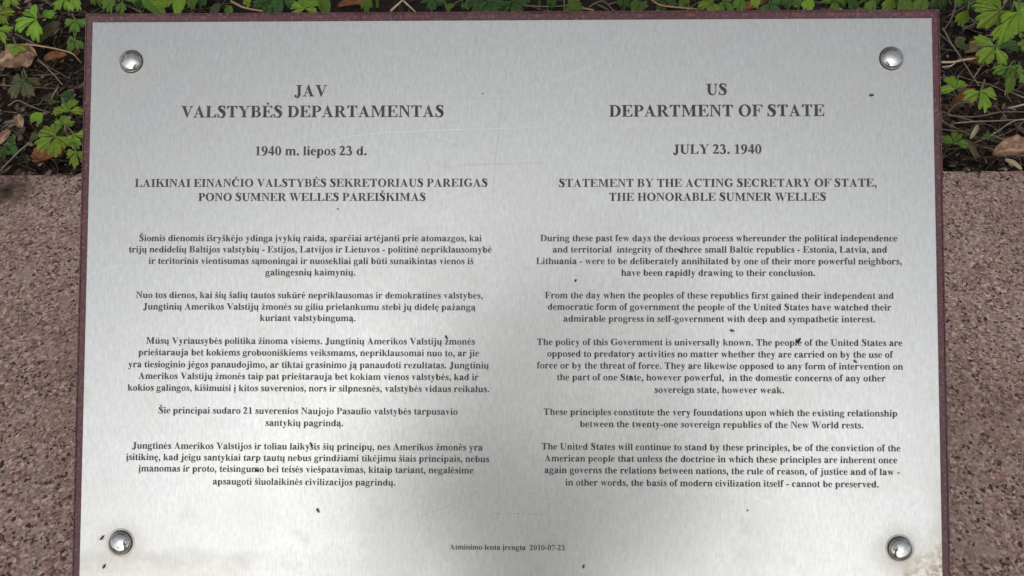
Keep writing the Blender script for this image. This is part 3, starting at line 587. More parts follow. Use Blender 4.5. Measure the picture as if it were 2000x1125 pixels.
# ------------------------------------------------------------------ leaves and plants of the bed
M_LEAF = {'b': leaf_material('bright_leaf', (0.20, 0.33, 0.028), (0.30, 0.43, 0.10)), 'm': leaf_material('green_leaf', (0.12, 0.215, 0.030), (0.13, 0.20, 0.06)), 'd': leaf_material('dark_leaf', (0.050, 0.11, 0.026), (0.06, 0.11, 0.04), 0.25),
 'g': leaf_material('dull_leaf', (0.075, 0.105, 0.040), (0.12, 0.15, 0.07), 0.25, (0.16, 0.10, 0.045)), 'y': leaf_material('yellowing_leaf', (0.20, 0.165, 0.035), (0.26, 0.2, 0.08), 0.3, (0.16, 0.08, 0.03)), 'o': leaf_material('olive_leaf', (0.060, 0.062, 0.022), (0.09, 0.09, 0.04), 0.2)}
M_STALK = plain('green_stalk', (0.11, 0.14, 0.045), 0.5)
def leaf_data(kind, seed):
    rnd = random.Random(seed); vs, fs, vein, rim = [], [], [], []
    def fan(ang, L, tm, teeth, depth, nring=6, fold=0.28, droop=0.25, nth=None):
        nth = nth or teeth*14; base = len(vs); ca, sa = math.cos(ang), math.sin(ang); zc = rnd.uniform(-0.03, 0.03)
        for j in range(nring+1):
            f = j/nring
            for i in range(nth+1):
                s = i/nth*2-1; th = s*tm
                ph = (i/nth*teeth) % 1.0; saw = abs(ph-0.5)*2
                r = L*(1-0.34*abs(s)**2.0)*(1-depth*saw**1.8*(1-0.2*abs(s)))
                r *= 1+0.05*math.sin(7*s+seed)
                e = f if j < nring else 1.0
                rr = r*e if j > nring-2 else L*(1-0.34*abs(s)**2.0)*(1-depth)*e+(r-L*(1-0.34*abs(s)**2.0)*(1-depth))*e**3
                x, y = rr*math.sin(th*(0.78+0.22*f**1.5)), rr*math.cos(th)
                z = fold*abs(x)-droop*rr*rr/L+0.10*L*noise.noise(Vector((x*5+ang*3, y*5, seed*1.7)))+0.018*rr*math.cos(ph*2*PI)*f+zc*rr
                vs.append(Vector((x*ca+y*sa, -x*sa+y*ca, z)))
                vein.append(max(0, 1-abs(s)*tm*9*max(f, 0.3))*1.0 + (0.45*max(0, 1-saw*3.2) if f > 0.35 else 0)); rim.append(f**3)
        for j in range(nring):
            for i in range(nth):
                a = base+j*(nth+1)+i; fs.append((a, a+1, a+nth+2, a+nth+1))
    if kind == 'tri':
        fan(0, 0.64, 0.56, 3, 0.20); fan(1.24, 0.57, 0.58, 3+seed % 2, 0.22); fan(-1.24, 0.57, 0.58, 3+seed % 2, 0.22)
    elif kind == 'palm':
        for a, l in ((0, 0.58), (1.0, 0.54), (-1.0, 0.52), (1.95, 0.42), (-1.95, 0.40)): fan(a, l, 0.52, 3, 0.20)
    elif kind == 'tri_narrow':
        fan(0, 0.62, 0.54, 3, 0.2); fan(1.25, 0.54, 0.52, 3, 0.2); fan(-1.25, 0.54, 0.52, 3, 0.2)
    elif kind == 'one':
        fan(0, 0.9, 0.60, 5, 0.18)
    elif kind == 'round':
        fan(0, 0.55, 2.6, 15, 0.09, 6, 0.05, -0.35, 90)
    elif kind == 'oval':
        n = 10; m = 8; base = 0
        for j in range(n+1):
            t = j/n; w = 0.27*math.sin(PI*min(1, t**0.85))**0.75
            for i in range(m+1):
                s = i/m*2-1; x = w*s; vs.append(Vector((x, t, 0.35*abs(x)-0.22*t*t+0.01*math.sin(9*t+i)))); vein.append(max(0, 1-abs(s)*5)); rim.append(abs(s)**3)
        for j in range(n):
            for i in range(m): a = j*(m+1)+i; fs.append((a, a+1, a+m+2, a+m+1))
    me = bpy.data.meshes.new('leaf'); me.from_pydata([tuple(v) for v in vs], [], fs); me.update()
    me.polygons.foreach_set('use_smooth', [True]*len(fs))
    for nm, d in (('vein', vein), ('rim', rim)):
        a = me.attributes.new(nm, 'FLOAT', 'POINT'); a.data.foreach_set('value', d)
    return me
LEAF_CACHE = {}
def leaf_mesh(kind, tone, var):
    k = (kind, tone, var)
    if k not in LEAF_CACHE:
        me = leaf_data(kind, var*13+len(kind)); me.materials.append(M_LEAF[tone]); LEAF_CACHE[k] = me
    return LEAF_CACHE[k]
def add_leaf(root, kind, u, v, px, ang, tone, h, tilt=None, roll=None):
    """leaf of px picture pixels about (u, v), h above the soil, its tip pointing ang degrees round from the right"""
    P = at(u, v, ZS+0.01+h); size = px/FX*(P-C0).dot(FWD)
    var = random.randint(0, 2); o = bpy.data.objects.new('leaf', leaf_mesh(kind, tone, var)); link(o, root)
    tilt = 24 if tilt is None else tilt
    M = Matrix.Rotation(math.radians(tilt), 4, 'X') @ Matrix.Rotation(math.radians(random.uniform(-12, 12) if roll is None else roll), 4, 'Y') @ Matrix.Rotation(math.radians(ang-90), 4, 'Z')
    off = {'tri': 0.12, 'palm': 0.06, 'tri_narrow': 0.12, 'one': 0.5, 'round': 0.0, 'oval': 0.5}[kind]
    B = P - (M.to_3x3() @ Vector((0, off, 0)))*size
    o.matrix_basis = Matrix.Translation(B-root.location) @ M @ Matrix.Scale(size, 4)
    return o, B
def plant(name, label, cat, leaves, group='low leafy plants in the bed behind the granite', h=0.035, stalk=True):
    cs = [at(l[1], l[2], ZS+0.01) for l in leaves]
    base = sum(cs, Vector())/len(cs)+Vector((0, 0.0, 0)); base.y = max(base.y, edge_y(base.x)+0.02); base.z = soil_z(base.x, base.y)-0.004
    root = empty(name, base); tag(root, label, cat, group)
    for l in leaves:
        hh = l[6] if len(l) > 6 else h
        o, B = add_leaf(root, *l[:6], hh, *(l[7:9]))
        if stalk:
            vs, fs = [], []; e = B-base; s = Vector((0, 0, 0)); mid = Vector((e.x*0.45, e.y*0.45+0.006, e.z*0.75))
            q = [Vector(p) for p in catmull([tuple(s), tuple(mid), tuple(e)], 5)]
            tube(vs, fs, q, [0.0011]*len(q), 5); mesh_obj('leaf_stalk', vs, fs, M_STALK, root, True)
    return root
G_L = 'leafy plants in the bed left of the plaque'; G_R = 'leafy plants in the bed right of the plaque'; G_T = 'leafy plants showing along the top edge of the plaque'
PLANTS = [
 ('wild_strawberry', 'bright green plant with a broad three-lobed leaf, upper left of the plaque', G_L, [('tri', 62, 40, 78, 200, 'b', 0.05), ('one', 92, 27, 34, 20, 'b', 0.045)]),
 ('wild_strawberry', 'bright leaves cut by the left edge of the photo', G_L, [('tri', -3, 62, 46, 300, 'b', 0.045), ('tri', 2, 26, 46, 20, 'b', 0.045)]),
 ('wild_strawberry', 'small bright leaf in the top left corner of the photo', G_L, [('tri', 18, 0, 34, 250, 'b', 0.04)]),
 ('leaf_seedling', 'small green sprout over the large dry leaf at the left edge', G_L, [('tri', 30, 93, 34, 265, 'b', 0.04)]),
 ('wild_strawberry', 'dull green plant with browned leaf tips, middle of the left bed', G_L, [('tri', 40, 165, 66, 230, 'g', 0.045), ('one', 62, 160, 36, 320, 'g', 0.045)]),
 ('wild_strawberry', 'largest bright leaf cluster, against the left side of the plaque', G_L, [('palm', 104, 268, 84, 215, 'b', 0.05), ('tri', 146, 268, 50, 290, 'b', 0.05), ('tri', 148, 302, 50, 260, 'b', 0.05), ('tri', 122, 240, 40, 90, 'b', 0.045), ('one', 66, 266, 30, 180, 'g', 0.04)]),
 ('wild_strawberry', 'pale three-part leaf standing above the large cluster at the left side of the plaque', G_L, [('tri_narrow', 136, 212, 52, 80, 'b', 0.055), ('one', 112, 216, 34, 175, 'b', 0.055)]),
 ('leaf_seedling', 'single round scalloped green leaf, left of the large cluster', G_L, [('round', 73, 236, 32, 60, 'b', 0.03)]),
 ('wild_strawberry', 'dull dark leaves low at the left edge near the granite', G_L, [('tri', 24, 282, 48, 200, 'd', 0.02), ('one', 6, 296, 34, 250, 'd', 0.015)]),
 ('wild_strawberry', 'faded small leaf above the round leaf in the left bed', G_L, [('tri', 92, 193, 34, 60, 'g', 0.02), ('one', 128, 186, 34, 0, 'd', 0.02)]),
 ('wild_strawberry', 'two mid green leaves touching the upper left edge of the plaque', G_L, [('tri', 147, 44, 46, 270, 'm', 0.045), ('tri', 144, 82, 44, 240, 'm', 0.04)]),
 ('wild_strawberry', 'bright leaf pair at the top of the photo left of the plaque corner', G_L, [('tri', 122, 2, 44, 230, 'b', 0.045), ('one', 146, 6, 34, 290, 'b', 0.05)]),
 # right bed
 ('wild_strawberry', 'largest plant of the right bed with broad toothed leaves in the top right corner', G_R, [('palm', 1950, 22, 96, 215, 'b', 0.07), ('palm', 1992, 26, 84, 320, 'b', 0.075), ('one', 1962, 62, 60, 245, 'b', 0.06)]),
 ('wild_strawberry', 'three-part glossy leaf with one darker leaflet, below the largest right plant', G_R, [('tri', 1938, 96, 78, 225, 'b', 0.055), ('one', 1976, 88, 46, 10, 'd', 0.05)]),
 ('wild_strawberry', 'mid green drooping leaves at the right edge, middle of the bed', G_R, [('tri', 1972, 136, 56, 270, 'm', 0.045), ('oval', 1973, 165, 34, 265, 'm', 0.04, 40), ('one', 1997, 150, 30, 300, 'm', 0.045)]),
 ('wild_strawberry', 'three-part leaf touching the right side of the plaque, below the pale forked twig', G_R, [('tri_narrow', 1864, 168, 56, 110, 'b', 0.05)]),
 ('wild_strawberry', 'yellow-green leaf with a long lower lobe, middle of the right bed', G_R, [('tri', 1918, 184, 68, 280, 'b', 0.055)]),
 ('wild_strawberry', 'low three-part leaf by the plaque just above the granite, right bed', G_R, [('tri', 1866, 276, 50, 70, 'm', 0.04)]),
 ('leaf_seedling', 'tiny green sprout among dry stems in the right bed', G_R, [('tri', 1927, 268, 19, 100, 'm', 0.03)]),
 ('leaf_seedling', 'single small toothed yellow-green leaf near the upper right corner of the plaque', G_R, [('one', 1882, 33, 40, 235, 'b', 0.045)]),
 ('leaf_seedling', 'half-hidden olive leaf between the dry stems right of the plaque', G_R, [('round', 1881, 86, 32, 200, 'g', 0.02)]),
 ('wild_strawberry', 'dark green leaves behind the upper right corner of the plaque', G_R, [('tri', 1834, 2, 40, 300, 'd', 0.02), ('tri', 1906, 8, 40, 240, 'd', 0.02), ('one', 1873, 2, 26, 250, 'm', 0.04)]),
 ('leaf_seedling', 'small bright leaf cut by the right edge of the photo', G_R, [('tri', 2000, 86, 26, 170, 'b', 0.05), ('tri', 1990, 62, 24, 200, 'm', 0.03)]),
 # along the top
 ('wild_strawberry', 'two blunt green leaves just inside the upper left corner of the plaque', G_T, [('one', 213, 4, 46, 250, 'm', 0.04), ('one', 236, 14, 30, 265, 'm', 0.035), ('one', 252, -6, 40, 20, 'm', 0.04)]),
 ('broadleaf_weed', 'pair of broad rounded glossy leaves above the upper left rivet', G_T, [('oval', 300, 8, 62, 315, 'm', 0.03), ('round', 326, 2, 44, 240, 'b', 0.04), ('oval', 350, 10, 48, 265, 'b', 0.045, 10)]),
 ('broadleaf_weed', 'grey green pointed leaf beside a small green blade at the top edge', G_T, [('oval', 421, 16, 40, 90, 'g', 0.02), ('oval', 446, 18, 32, 130, 'm', 0.02)]),
 ('wild_strawberry', 'small yellow-green leaf at the top edge between two dull ones', G_T, [('one', 482, 2, 26, 270, 'b', 0.05), ('one', 395, 0, 40, 220, 'd', 0.02)]),
 ('wild_strawberry', 'bright lobed leaf behind the top edge above the heading JAV', G_T, [('palm', 594, 14, 62, 100, 'b', 0.05), ('tri', 548, -4, 66, 250, 'd', 0.035), ('oval', 632, 8, 50, 290, 'm', 0.03)]),
 ('wild_strawberry', 'green leaf tip at the top edge left of the pale forked stems', G_T, [('one', 716, 6, 40, 245, 'm', 0.04)]),
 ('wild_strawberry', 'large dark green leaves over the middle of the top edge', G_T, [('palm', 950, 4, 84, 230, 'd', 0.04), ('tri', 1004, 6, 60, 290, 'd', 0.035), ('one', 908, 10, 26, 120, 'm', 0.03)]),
 ('wild_strawberry', 'mid green rounded leaf at the top edge right of centre', G_T, [('one', 1122, 10, 52, 40, 'm', 0.045), ('tri', 1078, -8, 44, 270, 'd', 0.03)]),
 ('wild_strawberry', 'pale green leaf beside the tan stalk at the top edge', G_T, [('one', 1246, 10, 58, 70, 'm', 0.045)]),
 ('wild_strawberry', 'bright toothed leaf at the top edge above the heading US', G_T, [('palm', 1388, 6, 54, 200, 'b', 0.05), ('tri', 1416, 6, 44, 320, 'm', 0.04)]),
 ('wild_strawberry', 'dark leaves behind a bright tip right of the heading US', G_T, [('one', 1476, 2, 30, 260, 'b', 0.05), ('tri', 1506, 10, 46, 300, 'd', 0.03), ('one', 1540, 2, 34, 240, 'd', 0.03)]),
 ('wild_strawberry', 'square-looking bright green leaf at the top edge beside the grass blades', G_T, [('one', 1580, 6, 40, 265, 'b', 0.045)]),
 ('wild_strawberry', 'dull green leaf pair between the blunt leaves and the glossy pair at the top edge', G_T, [('one', 272, 6, 40, 240, 'd', 0.02), ('one', 186, -4, 36, 300, 'm', 0.03)]),
 ('wild_strawberry', 'dark green leaf just left of the bright lobed leaf above JAV', G_T, [('tri', 520, 6, 50, 280, 'd', 0.025), ('one', 376, 2, 40, 250, 'm', 0.02)]),
 ('wild_strawberry', 'mid green leaf group between the pale forked stems and the large dark leaves', G_T, [('tri', 846, 0, 48, 260, 'd', 0.02), ('one', 878, 12, 30, 80, 'm', 0.025)]),
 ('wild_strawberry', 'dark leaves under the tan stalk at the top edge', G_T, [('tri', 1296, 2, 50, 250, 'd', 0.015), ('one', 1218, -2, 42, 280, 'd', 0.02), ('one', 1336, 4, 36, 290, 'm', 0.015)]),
 ('wild_strawberry', 'mid green leaves between a brown dry leaf and dark leaves at the top edge', G_T, [('one', 1446, 6, 40, 250, 'm', 0.035), ('one', 1556, -2, 40, 290, 'm', 0.03)]),
 ('wild_strawberry', 'mixed green leaves among the grass blades at the top edge', G_T, [('tri', 1632, 2, 46, 260, 'm', 0.02), ('one', 1738, 8, 40, 240, 'b', 0.03), ('one', 1666, 6, 34, 300, 'd', 0.02)]),
 ('wild_strawberry', 'green leaf over the top edge between grass blades and the right corner', G_T, [('one', 1768, 8, 50, 290, 'm', 0.045), ('one', 1800, 6, 46, 250, 'm', 0.045), ('one', 1702, 10, 34, 230, 'm', 0.04)]),
]
for nm, lab, grp, lv in PLANTS: plant(nm, lab, 'plant', lv, grp)
# grass tuft by the top right
def blades(lst, base_uv, label):
    base = at(*base_uv, ZS+0.01); root = empty('grass_tuft', base); tag(root, label, 'grass')
    for u0, v0, u1, v1, w in lst:
        a = at(u0, v0, ZS+0.015)-base; b = at(u1, v1, ZS+0.05)-base; n = 8; vs, fs = [], []
        for i in range(n+1):
            t = i/n; p = a.lerp(b, t)+Vector((0, 0, 0.012*math.sin(PI*t))); d = (b-a).cross(Vector((0, -0.6, 0.8))).normalized()*w/FX*0.55*(1-t**2*0.95)
            vs += [p-d, p+Vector((0, 0, -0.001)), p+d]
        for i in range(n):
            for k in (0, 1): fs.append((i*3+k, i*3+k+1, i*3+k+4, i*3+k+3))
        mesh_obj('blade', vs, fs, M_LEAF['m'], root, True)
blades([(1655, 18, 1598, 8, 7), (1640, 16, 1700, -14, 7), (1648, 18, 1620, -10, 6), (1660, 18, 1742, -4, 8), (1690, 16, 1668, -14, 7), (1705, 18, 1738, -12, 7), (1725, 17, 1752, -16, 6), (1610, 14, 1640, -12, 6), (1630, 14, 1590, -12, 6)], (1665, 4), 'tuft of narrow grass blades at the top edge, towards the right corner of the plaque')
blades([(738, 22, 738, -16, 6), (912, 22, 918, -14, 5), (905, 20, 898, -10, 4), (1052, 20, 1058, -12, 5), (1070, 20, 1066, -14, 4)], (900, 4), 'few thin upright grass blades spread along the middle of the top edge')

# dry leaves
def dry_mat(name, a, b, c): 
    t = NT(name); v = t.coord()
    col = t.ramp(t.noise(v, 90, 5, 0.65), [(0.3, a), (0.5, b), (0.72, c)])
    at_ = t.n.new('ShaderNodeAttribute'); at_.attribute_name = 'vein'
    col = t.mix(t.math('MULTIPLY', at_.outputs['Fac'], 0.5), col, tuple(x*1.5 for x in c))
    t.set(Base_Color=col, Roughness=0.75, Specular_IOR_Level=0.2); t.bump(t.noise(v, 260, 4), 0.6, 0.002); return t.m
M_DRY = {'tan': dry_mat('dry_tan_leaf', (0.085, 0.045, 0.028), (0.22, 0.13, 0.085), (0.40, 0.29, 0.20)), 'rust': dry_mat('dry_rust_leaf', (0.06, 0.025, 0.012), (0.16, 0.065, 0.028), (0.24, 0.115, 0.05)),
 'olive': dry_mat('dry_olive_leaf', (0.055, 0.045, 0.022), (0.085, 0.07, 0.032), (0.12, 0.10, 0.05)), 'pale': dry_mat('dry_pale_leaf', (0.22, 0.18, 0.10), (0.33, 0.28, 0.17), (0.42, 0.36, 0.24))}
def dry_leaf(u, v, length, width, ang, tone, h, curl, crumple, label, seed=1, lobed=False):
    P = at(u, v, ZS+0.01+h); k = (P-C0).dot(FWD)/FX; L, W = length*k, width*k
    n, m = 22, 12; vs, fs, vein = [], [], []
    for j in range(n+1):
        t = j/n; w = W*0.5*math.sin(PI*(0.03+0.95*t**0.9))**0.6
        if lobed: w *= 0.78+0.3*abs(math.sin(t*PI*3.2))
        for i in range(m+1):
            s = i/m*2-1; x = w*s*(1-0.2*curl*abs(s)); y = L*(t-0.5)
            q = Vector((x*38+seed*7, y*38, seed))
            z = curl*W*0.5*s*s + crumple*W*(noise.noise(q)*0.5+0.35*noise.noise(q*2.7)) + 0.10*L*math.sin(t*PI) + 0.03*W*abs(math.sin((t*6-abs(s)*1.3)*PI))
            vs.append(Vector((x, y, z))); vein.append(max(0, 1-abs(s)*6)+0.5*max(0, 1-abs(((t*6-abs(s)*1.3) % 1)-0.5)*9))
    for j in range(n):
        for i in range(m): a = j*(m+1)+i; fs.append((a, a+1, a+m+2, a+m+1))
    o = mesh_obj('dry_leaf', vs, fs, M_DRY[tone], None, True)
    a = o.data.attributes.new('vein', 'FLOAT', 'POINT'); a.data.foreach_set('value', vein)
    sm = o.modifiers.new('thick', 'SOLIDIFY'); sm.thickness = 0.0004
    o.matrix_world = Matrix.Translation(P) @ Matrix.Rotation(math.radians(16), 4, 'X') @ Matrix.Rotation(math.radians(ang-90), 4, 'Z')
    tag(o, label, 'dry leaf', 'dry leaves on the soil'); return o
dry_leaf(26, 118, 92, 62, 195, 'tan', 0.022, 0.25, 0.9, 'large crumpled tan dry leaf at the left edge of the photo', 2, True)
dry_leaf(101, 310, 60, 44, 200, 'rust', 0.016, 0.8, 0.4, 'curled rust brown dry leaf just above the granite, left bed', 4)
dry_leaf(102, 66, 54, 28, 60, 'olive', 0.022, 0.5, 0.15, 'spoon-shaped olive brown leaf beside the bright three-lobed plant, left bed', 5)
dry_leaf(110, 114, 44, 20, 15, 'rust', 0.018, 0.4, 0.3, 'narrow rust brown dry leaf under the tan curved stalk, left bed', 6)
dry_leaf(1982, 298, 92, 46, 8, 'tan', 0.035, 0.45, 0.5, 'long tan dry leaf with a pointed tip at the right edge above the granite', 8)
dry_leaf(1978, 322, 34, 12, 320, 'pale', 0.030, 0.4, 0.2, 'small pale straw strip hanging on the granite edge, right', 9)
dry_leaf(1884, 192, 64, 24, 35, 'rust', 0.020, 0.4, 0.3, 'rust brown dry leaf lying between two green three-part leaves, right bed', 10)
dry_leaf(1902, 98, 50, 26, 25, 'tan', 0.012, 0.4, 0.4, 'tan dry leaf above the pale forked twig, right bed', 11)
dry_leaf(1900, 124, 40, 24, 330, 'rust', 0.008, 0.4, 0.4, 'rust brown dry leaf below the pale forked twig, right bed', 12)
dry_leaf(1893, 292, 46, 16, 285, 'olive', 0.025, 0.5, 0.2, 'yellowish withered leaf hanging beside the low green leaf, right bed', 13)
dry_leaf(1902, 258, 40, 9, 55, 'pale', 0.022, 0.5, 0.2, 'thin straw coloured dry leaf above the yellowish withered leaf, right bed', 14)
dry_leaf(690, 10, 60, 22, 10, 'rust', 0.015, 0.4, 0.3, 'dark rust dry leaf at the top edge right of the heading JAV', 15)
dry_leaf(1470, 14, 54, 20, 20, 'rust', 0.012, 0.4, 0.3, 'brown dry leaf at the top edge between the two dark leaf groups', 16)
dry_leaf(40, 238, 30, 20, 120, 'tan', 0.010, 0.3, 0.5, 'small pale crumpled dry leaf among dark soil, left bed', 17)
dry_leaf(10, 268, 34, 20, 70, 'tan', 0.012, 0.3, 0.4, 'small brown dry leaf at the left edge above the granite', 18)

# twigs and stalks
M_TWIG = {'tan': plain('tan_stalk', (0.34, 0.20, 0.115), 0.55), 'pale': plain('pale_twig', (0.46, 0.36, 0.25), 0.6), 'brown': plain('brown_stem', (0.15, 0.11, 0.078), 0.7), 'grey': plain('grey_stem', (0.21, 0.175, 0.135), 0.7)}
def twig(paths, tone, label, name='twig'):
    vs, fs = [], []
    for pts, w in paths:
        q = catmull([tuple(at(u, v, ZS+0.012+h)) for u, v, h in pts], 6) if len(pts) > 2 else [tuple(at(u, v, ZS+0.012+h)) for u, v, h in pts]
        q = [Vector(p)+Vector((noise.noise(Vector(p)*60), noise.noise(Vector(p)*60+Vector((9, 0, 0))), 0))*0.0012 for p in q]
        r = [w*0.8/FX*0.5*(p-C0).dot(FWD)*(1-0.35*i/len(q)) for i, p in enumerate(q)]
        tube(vs, fs, q, r, 7)
    o = mesh_obj(name, vs, fs, M_TWIG[tone], None, True); tag(o, label, 'twig', 'dry twigs and stems on the soil'); return o
twig([([(12, 89, .02), (45, 87, .035), (85, 91, .04), (118, 97, .04), (143, 105, .035), (158, 123, .02)], 5)], 'tan', 'long curved tan stalk running to the left side of the plaque')
twig([([(75, 115, .02), (95, 136, .03), (122, 165, .02)], 4)], 'grey', 'straight grey stem below the curved tan stalk, left bed')
twig([([(-6, 342, .01), (12, 320, .012), (60, 276, .02)], 5)], 'grey', 'grey stem slanting from the lower left corner of the left bed')
twig([([(100, 192, .02), (114, 170, .035)], 3.5)], 'grey', 'short grey stem standing between the two leaf clusters, left bed')
twig([([(23, 6, .02), (40, 18, .02)], 4.5)], 'tan', 'short reddish stem in the top left corner of the left bed')
twig([([(85, 0, .015), (102, 12, .015)], 4)], 'brown', 'short brown stem at the top of the left bed')
twig([([(30, 66, .015), (68, 86, .02)], 4)], 'grey', 'pale stem passing under the broad three-lobed leaf, left bed')
twig([([(16, 206, .01), (36, 196, .02), (62, 208, .015), (98, 220, .01)], 4)], 'brown', 'brown crooked stem under the browned leaf, left bed')
twig([([(1838, 121, .04), (1865, 120, .04), (1900, 114, .04), (1932, 106, .03)], 6), ([(1840, 131, .035), (1856, 128, .037), (1866, 121, .039)], 4)], 'pale', 'thick pale forked twig right of the plaque')
twig([([(1841, 55, .05), (1858, 85, .045), (1884, 124, .04), (1912, 168, .03)], 4)], 'grey', 'long straight grey stem crossing over the pale forked twig')
twig([([(1867, 4, .05), (1862, 28, .05), (1845, 56, .045)], 4)], 'brown', 'bent brown stem rising beside the upper right corner of the plaque')
twig([([(1880, 58, .02), (1910, 40, .03), (1934, 24, .04)], 3.5)], 'grey', 'thin grey stem pointing up at the largest right plant')
twig([([(1903, 152, .02), (1916, 132, .03), (1928, 112, .035)], 3.5)], 'grey', 'short grey stem leaning right below the pale forked twig')
twig([([(1850, 226, .015), (1905, 228, .02), (1950, 219, .02), (2010, 218, .02)], 3.5)], 'brown', 'upper of two level brown stems across the right bed')
twig([([(1862, 240, .015), (1920, 237, .02), (2010, 233, .02)], 4)], 'grey', 'lower of two level stems across the right bed, paler')
twig([([(1900, 280, .01), (1938, 263, .02), (1976, 238, .025), (2008, 231, .025)], 4), ([(1936, 263, .018), (1990, 282, .012)], 4)], 'grey', 'forked grey stem above the long tan leaf, right bed')
twig([([(1968, 211, .02), (2008, 202, .03)], 5)], 'pale', 'short thick pale stem at the right edge')
twig([([(1974, 180, .025), (2008, 194, .025)], 3.5)], 'grey', 'thin grey stem at the right edge above the short thick one')
twig([([(1962, 186, .02), (1967, 160, .03)], 3)], 'grey', 'upright grey stem under the drooping leaf, right bed')
twig([([(1940, 206, .02), (1958, 222, .02), (1968, 236, .015)], 3)], 'brown', 'small brown stem hooked over the level stems, right bed')
twig([([(1852, 220, .015), (1868, 203, .02), (1900, 200, .02)], 4)], 'brown', 'brown arched stem beside the plaque under the rust leaf, right bed')
twig([([(1262, -10, .03), (1285, 8, .03), (1320, 14, .03), (1368, 18, .028)], 5)], 'tan', 'tan stalk bent along the top edge left of the heading US')
twig([([(452, 2, .03), (474, 14, .03), (512, 22, .025)], 6)], 'tan', 'reddish stalk along the top edge above the left heading')
twig([([(240, 8, .025), (276, 24, .02)], 4)], 'brown', 'thin brown stem at the top edge near the upper left rivet')
twig([([(764, 22, .02), (776, 10, .03), (796, -8, .04)], 6), ([(786, 0, .035), (812, 24, .02)], 5)], 'pale', 'pale forked stems at the top edge left of centre')
twig([([(1150, 14, .02), (1176, 2, .025), (1200, 22, .015)], 4), ([(1164, 8, .02), (1190, 20, .015)], 4)], 'brown', 'brown tangled stems at the top edge right of centre')
twig([([(1128, 14, .02), (1160, 20, .02)], 5)], 'tan', 'short tan stem at the top edge beside the mid green rounded leaf')

# fallen white petals
M_PETAL = plain('white_petal', (0.75, 0.75, 0.72), 0.5, 0, 0.05)
for u, v, lab in ((68, 110, 'tiny white petal on dark soil right of the large tan dry leaf'), (1555, 12, 'tiny white petal at the top edge among dark leaves'), (1772, 2, 'tiny white petal at the top edge near the right corner')):
    P = at(u, v, ZS+0.03); bm = bmesh.new(); bmesh.ops.create_icosphere(bm, subdivisions=2, radius=0.0022)
    for q in bm.verts: q.co = Vector((q.co.x*1.3, q.co.y*0.9, q.co.z*0.35+q.co.x**2*120))
    o = bm_obj('petal', bm, M_PETAL, None, True); o.location = P; tag(o, lab, 'petal', 'fallen white petals')

# litter nobody could count: crumbs and flakes, dead stems
rl = random.Random(3)
def scatter_xy(near=0.75):
    while True:
        x = rl.uniform(-1.35, 1.35) if rl.random() < 0.35 else rl.choice((-1, 1))*rl.uniform(0.44, 0.95); y = EDGE_Y+0.012+rl.random()**1.5*1.0
        return x, y
vs, fs = [], []
for k in range(20000):
    x, y = scatter_xy(); spill = k % 45 == 0; y = edge_y(x)-rl.random()**3*0.04 if spill else max(y, edge_y(x)+0.008); L = rl.uniform(0.003, 0.012)*(2.0 if rl.random() < 0.12 else 1); W = L*rl.uniform(0.25, 0.7); a = rl.uniform(0, 2*PI); z = ZG+0.0012 if spill else soil_z(x, y)+rl.uniform(0.0, 0.008)
    if spill: L *= 0.6; W *= 0.6
    R = Euler((rl.uniform(-0.6, 0.6), rl.uniform(-0.6, 0.6), a)).to_matrix(); b = len(vs); c = rl.uniform(-0.4, 0.4)
    for p in ((-L/2, -W*0.3, 0), (-L/2, W*0.3, 0), (0, -W/2, c*W), (0, W/2, c*W*0.5), (L/2, -W*0.2, 0), (L/2, W*0.25, 0)): vs.append(R @ Vector(p)+Vector((x, y, z)))
    fs += [(b, b+2, b+3, b+1), (b+2, b+4, b+5, b+3)]
M_FLAKE = island_material('leaf_crumbs', [(0.0, (0.012, 0.008, 0.007)), (0.3, (0.032, 0.021, 0.016)), (0.55, (0.085, 0.052, 0.036)), (0.78, (0.16, 0.105, 0.075)), (0.93, (0.27, 0.20, 0.15)), (1.0, (0.36, 0.29, 0.23))])
tag(mesh_obj('leaf_litter', vs, fs, M_FLAKE), 'brown crumbled leaf litter covering the soil', 'leaf litter', kind='stuff')
vs, fs = [], []
for k in range(4200):
    x, y = scatter_xy(); y = max(y, edge_y(x)+0.012); L = rl.uniform(0.02, 0.10); a = rl.gauss(0.1, 0.8) if x > 0 else rl.uniform(0, PI); z = soil_z(x, y)+rl.uniform(0.002, 0.014)
    d = Vector((math.cos(a), math.sin(a), rl.uniform(-0.12, 0.15))); p = Vector((x, y, z)); bend = Vector((-d.y, d.x, 0.2))*rl.uniform(-0.2, 0.2)*L
    if (p-d*L/2).y < edge_y(x) or (p+d*L/2).y < edge_y(x): continue
    r = rl.uniform(0.0003, 0.0009)
    tube(vs, fs, [p-d*L/2, p-d*L/6+bend*0.8, p+d*L/6+bend, p+d*L/2], [r, r*0.9, r*0.8, r*0.5], 5, False)
M_STEM = island_material('dead_stems', [(0.0, (0.02, 0.014, 0.011)), (0.45, (0.06, 0.043, 0.032)), (0.75, (0.14, 0.108, 0.078)), (1.0, (0.36, 0.29, 0.21))])
tag(mesh_obj('dead_stems', vs, fs, M_STEM, None, True), 'thin dead stems and roots tangled over the soil', 'dead stems', kind='stuff')
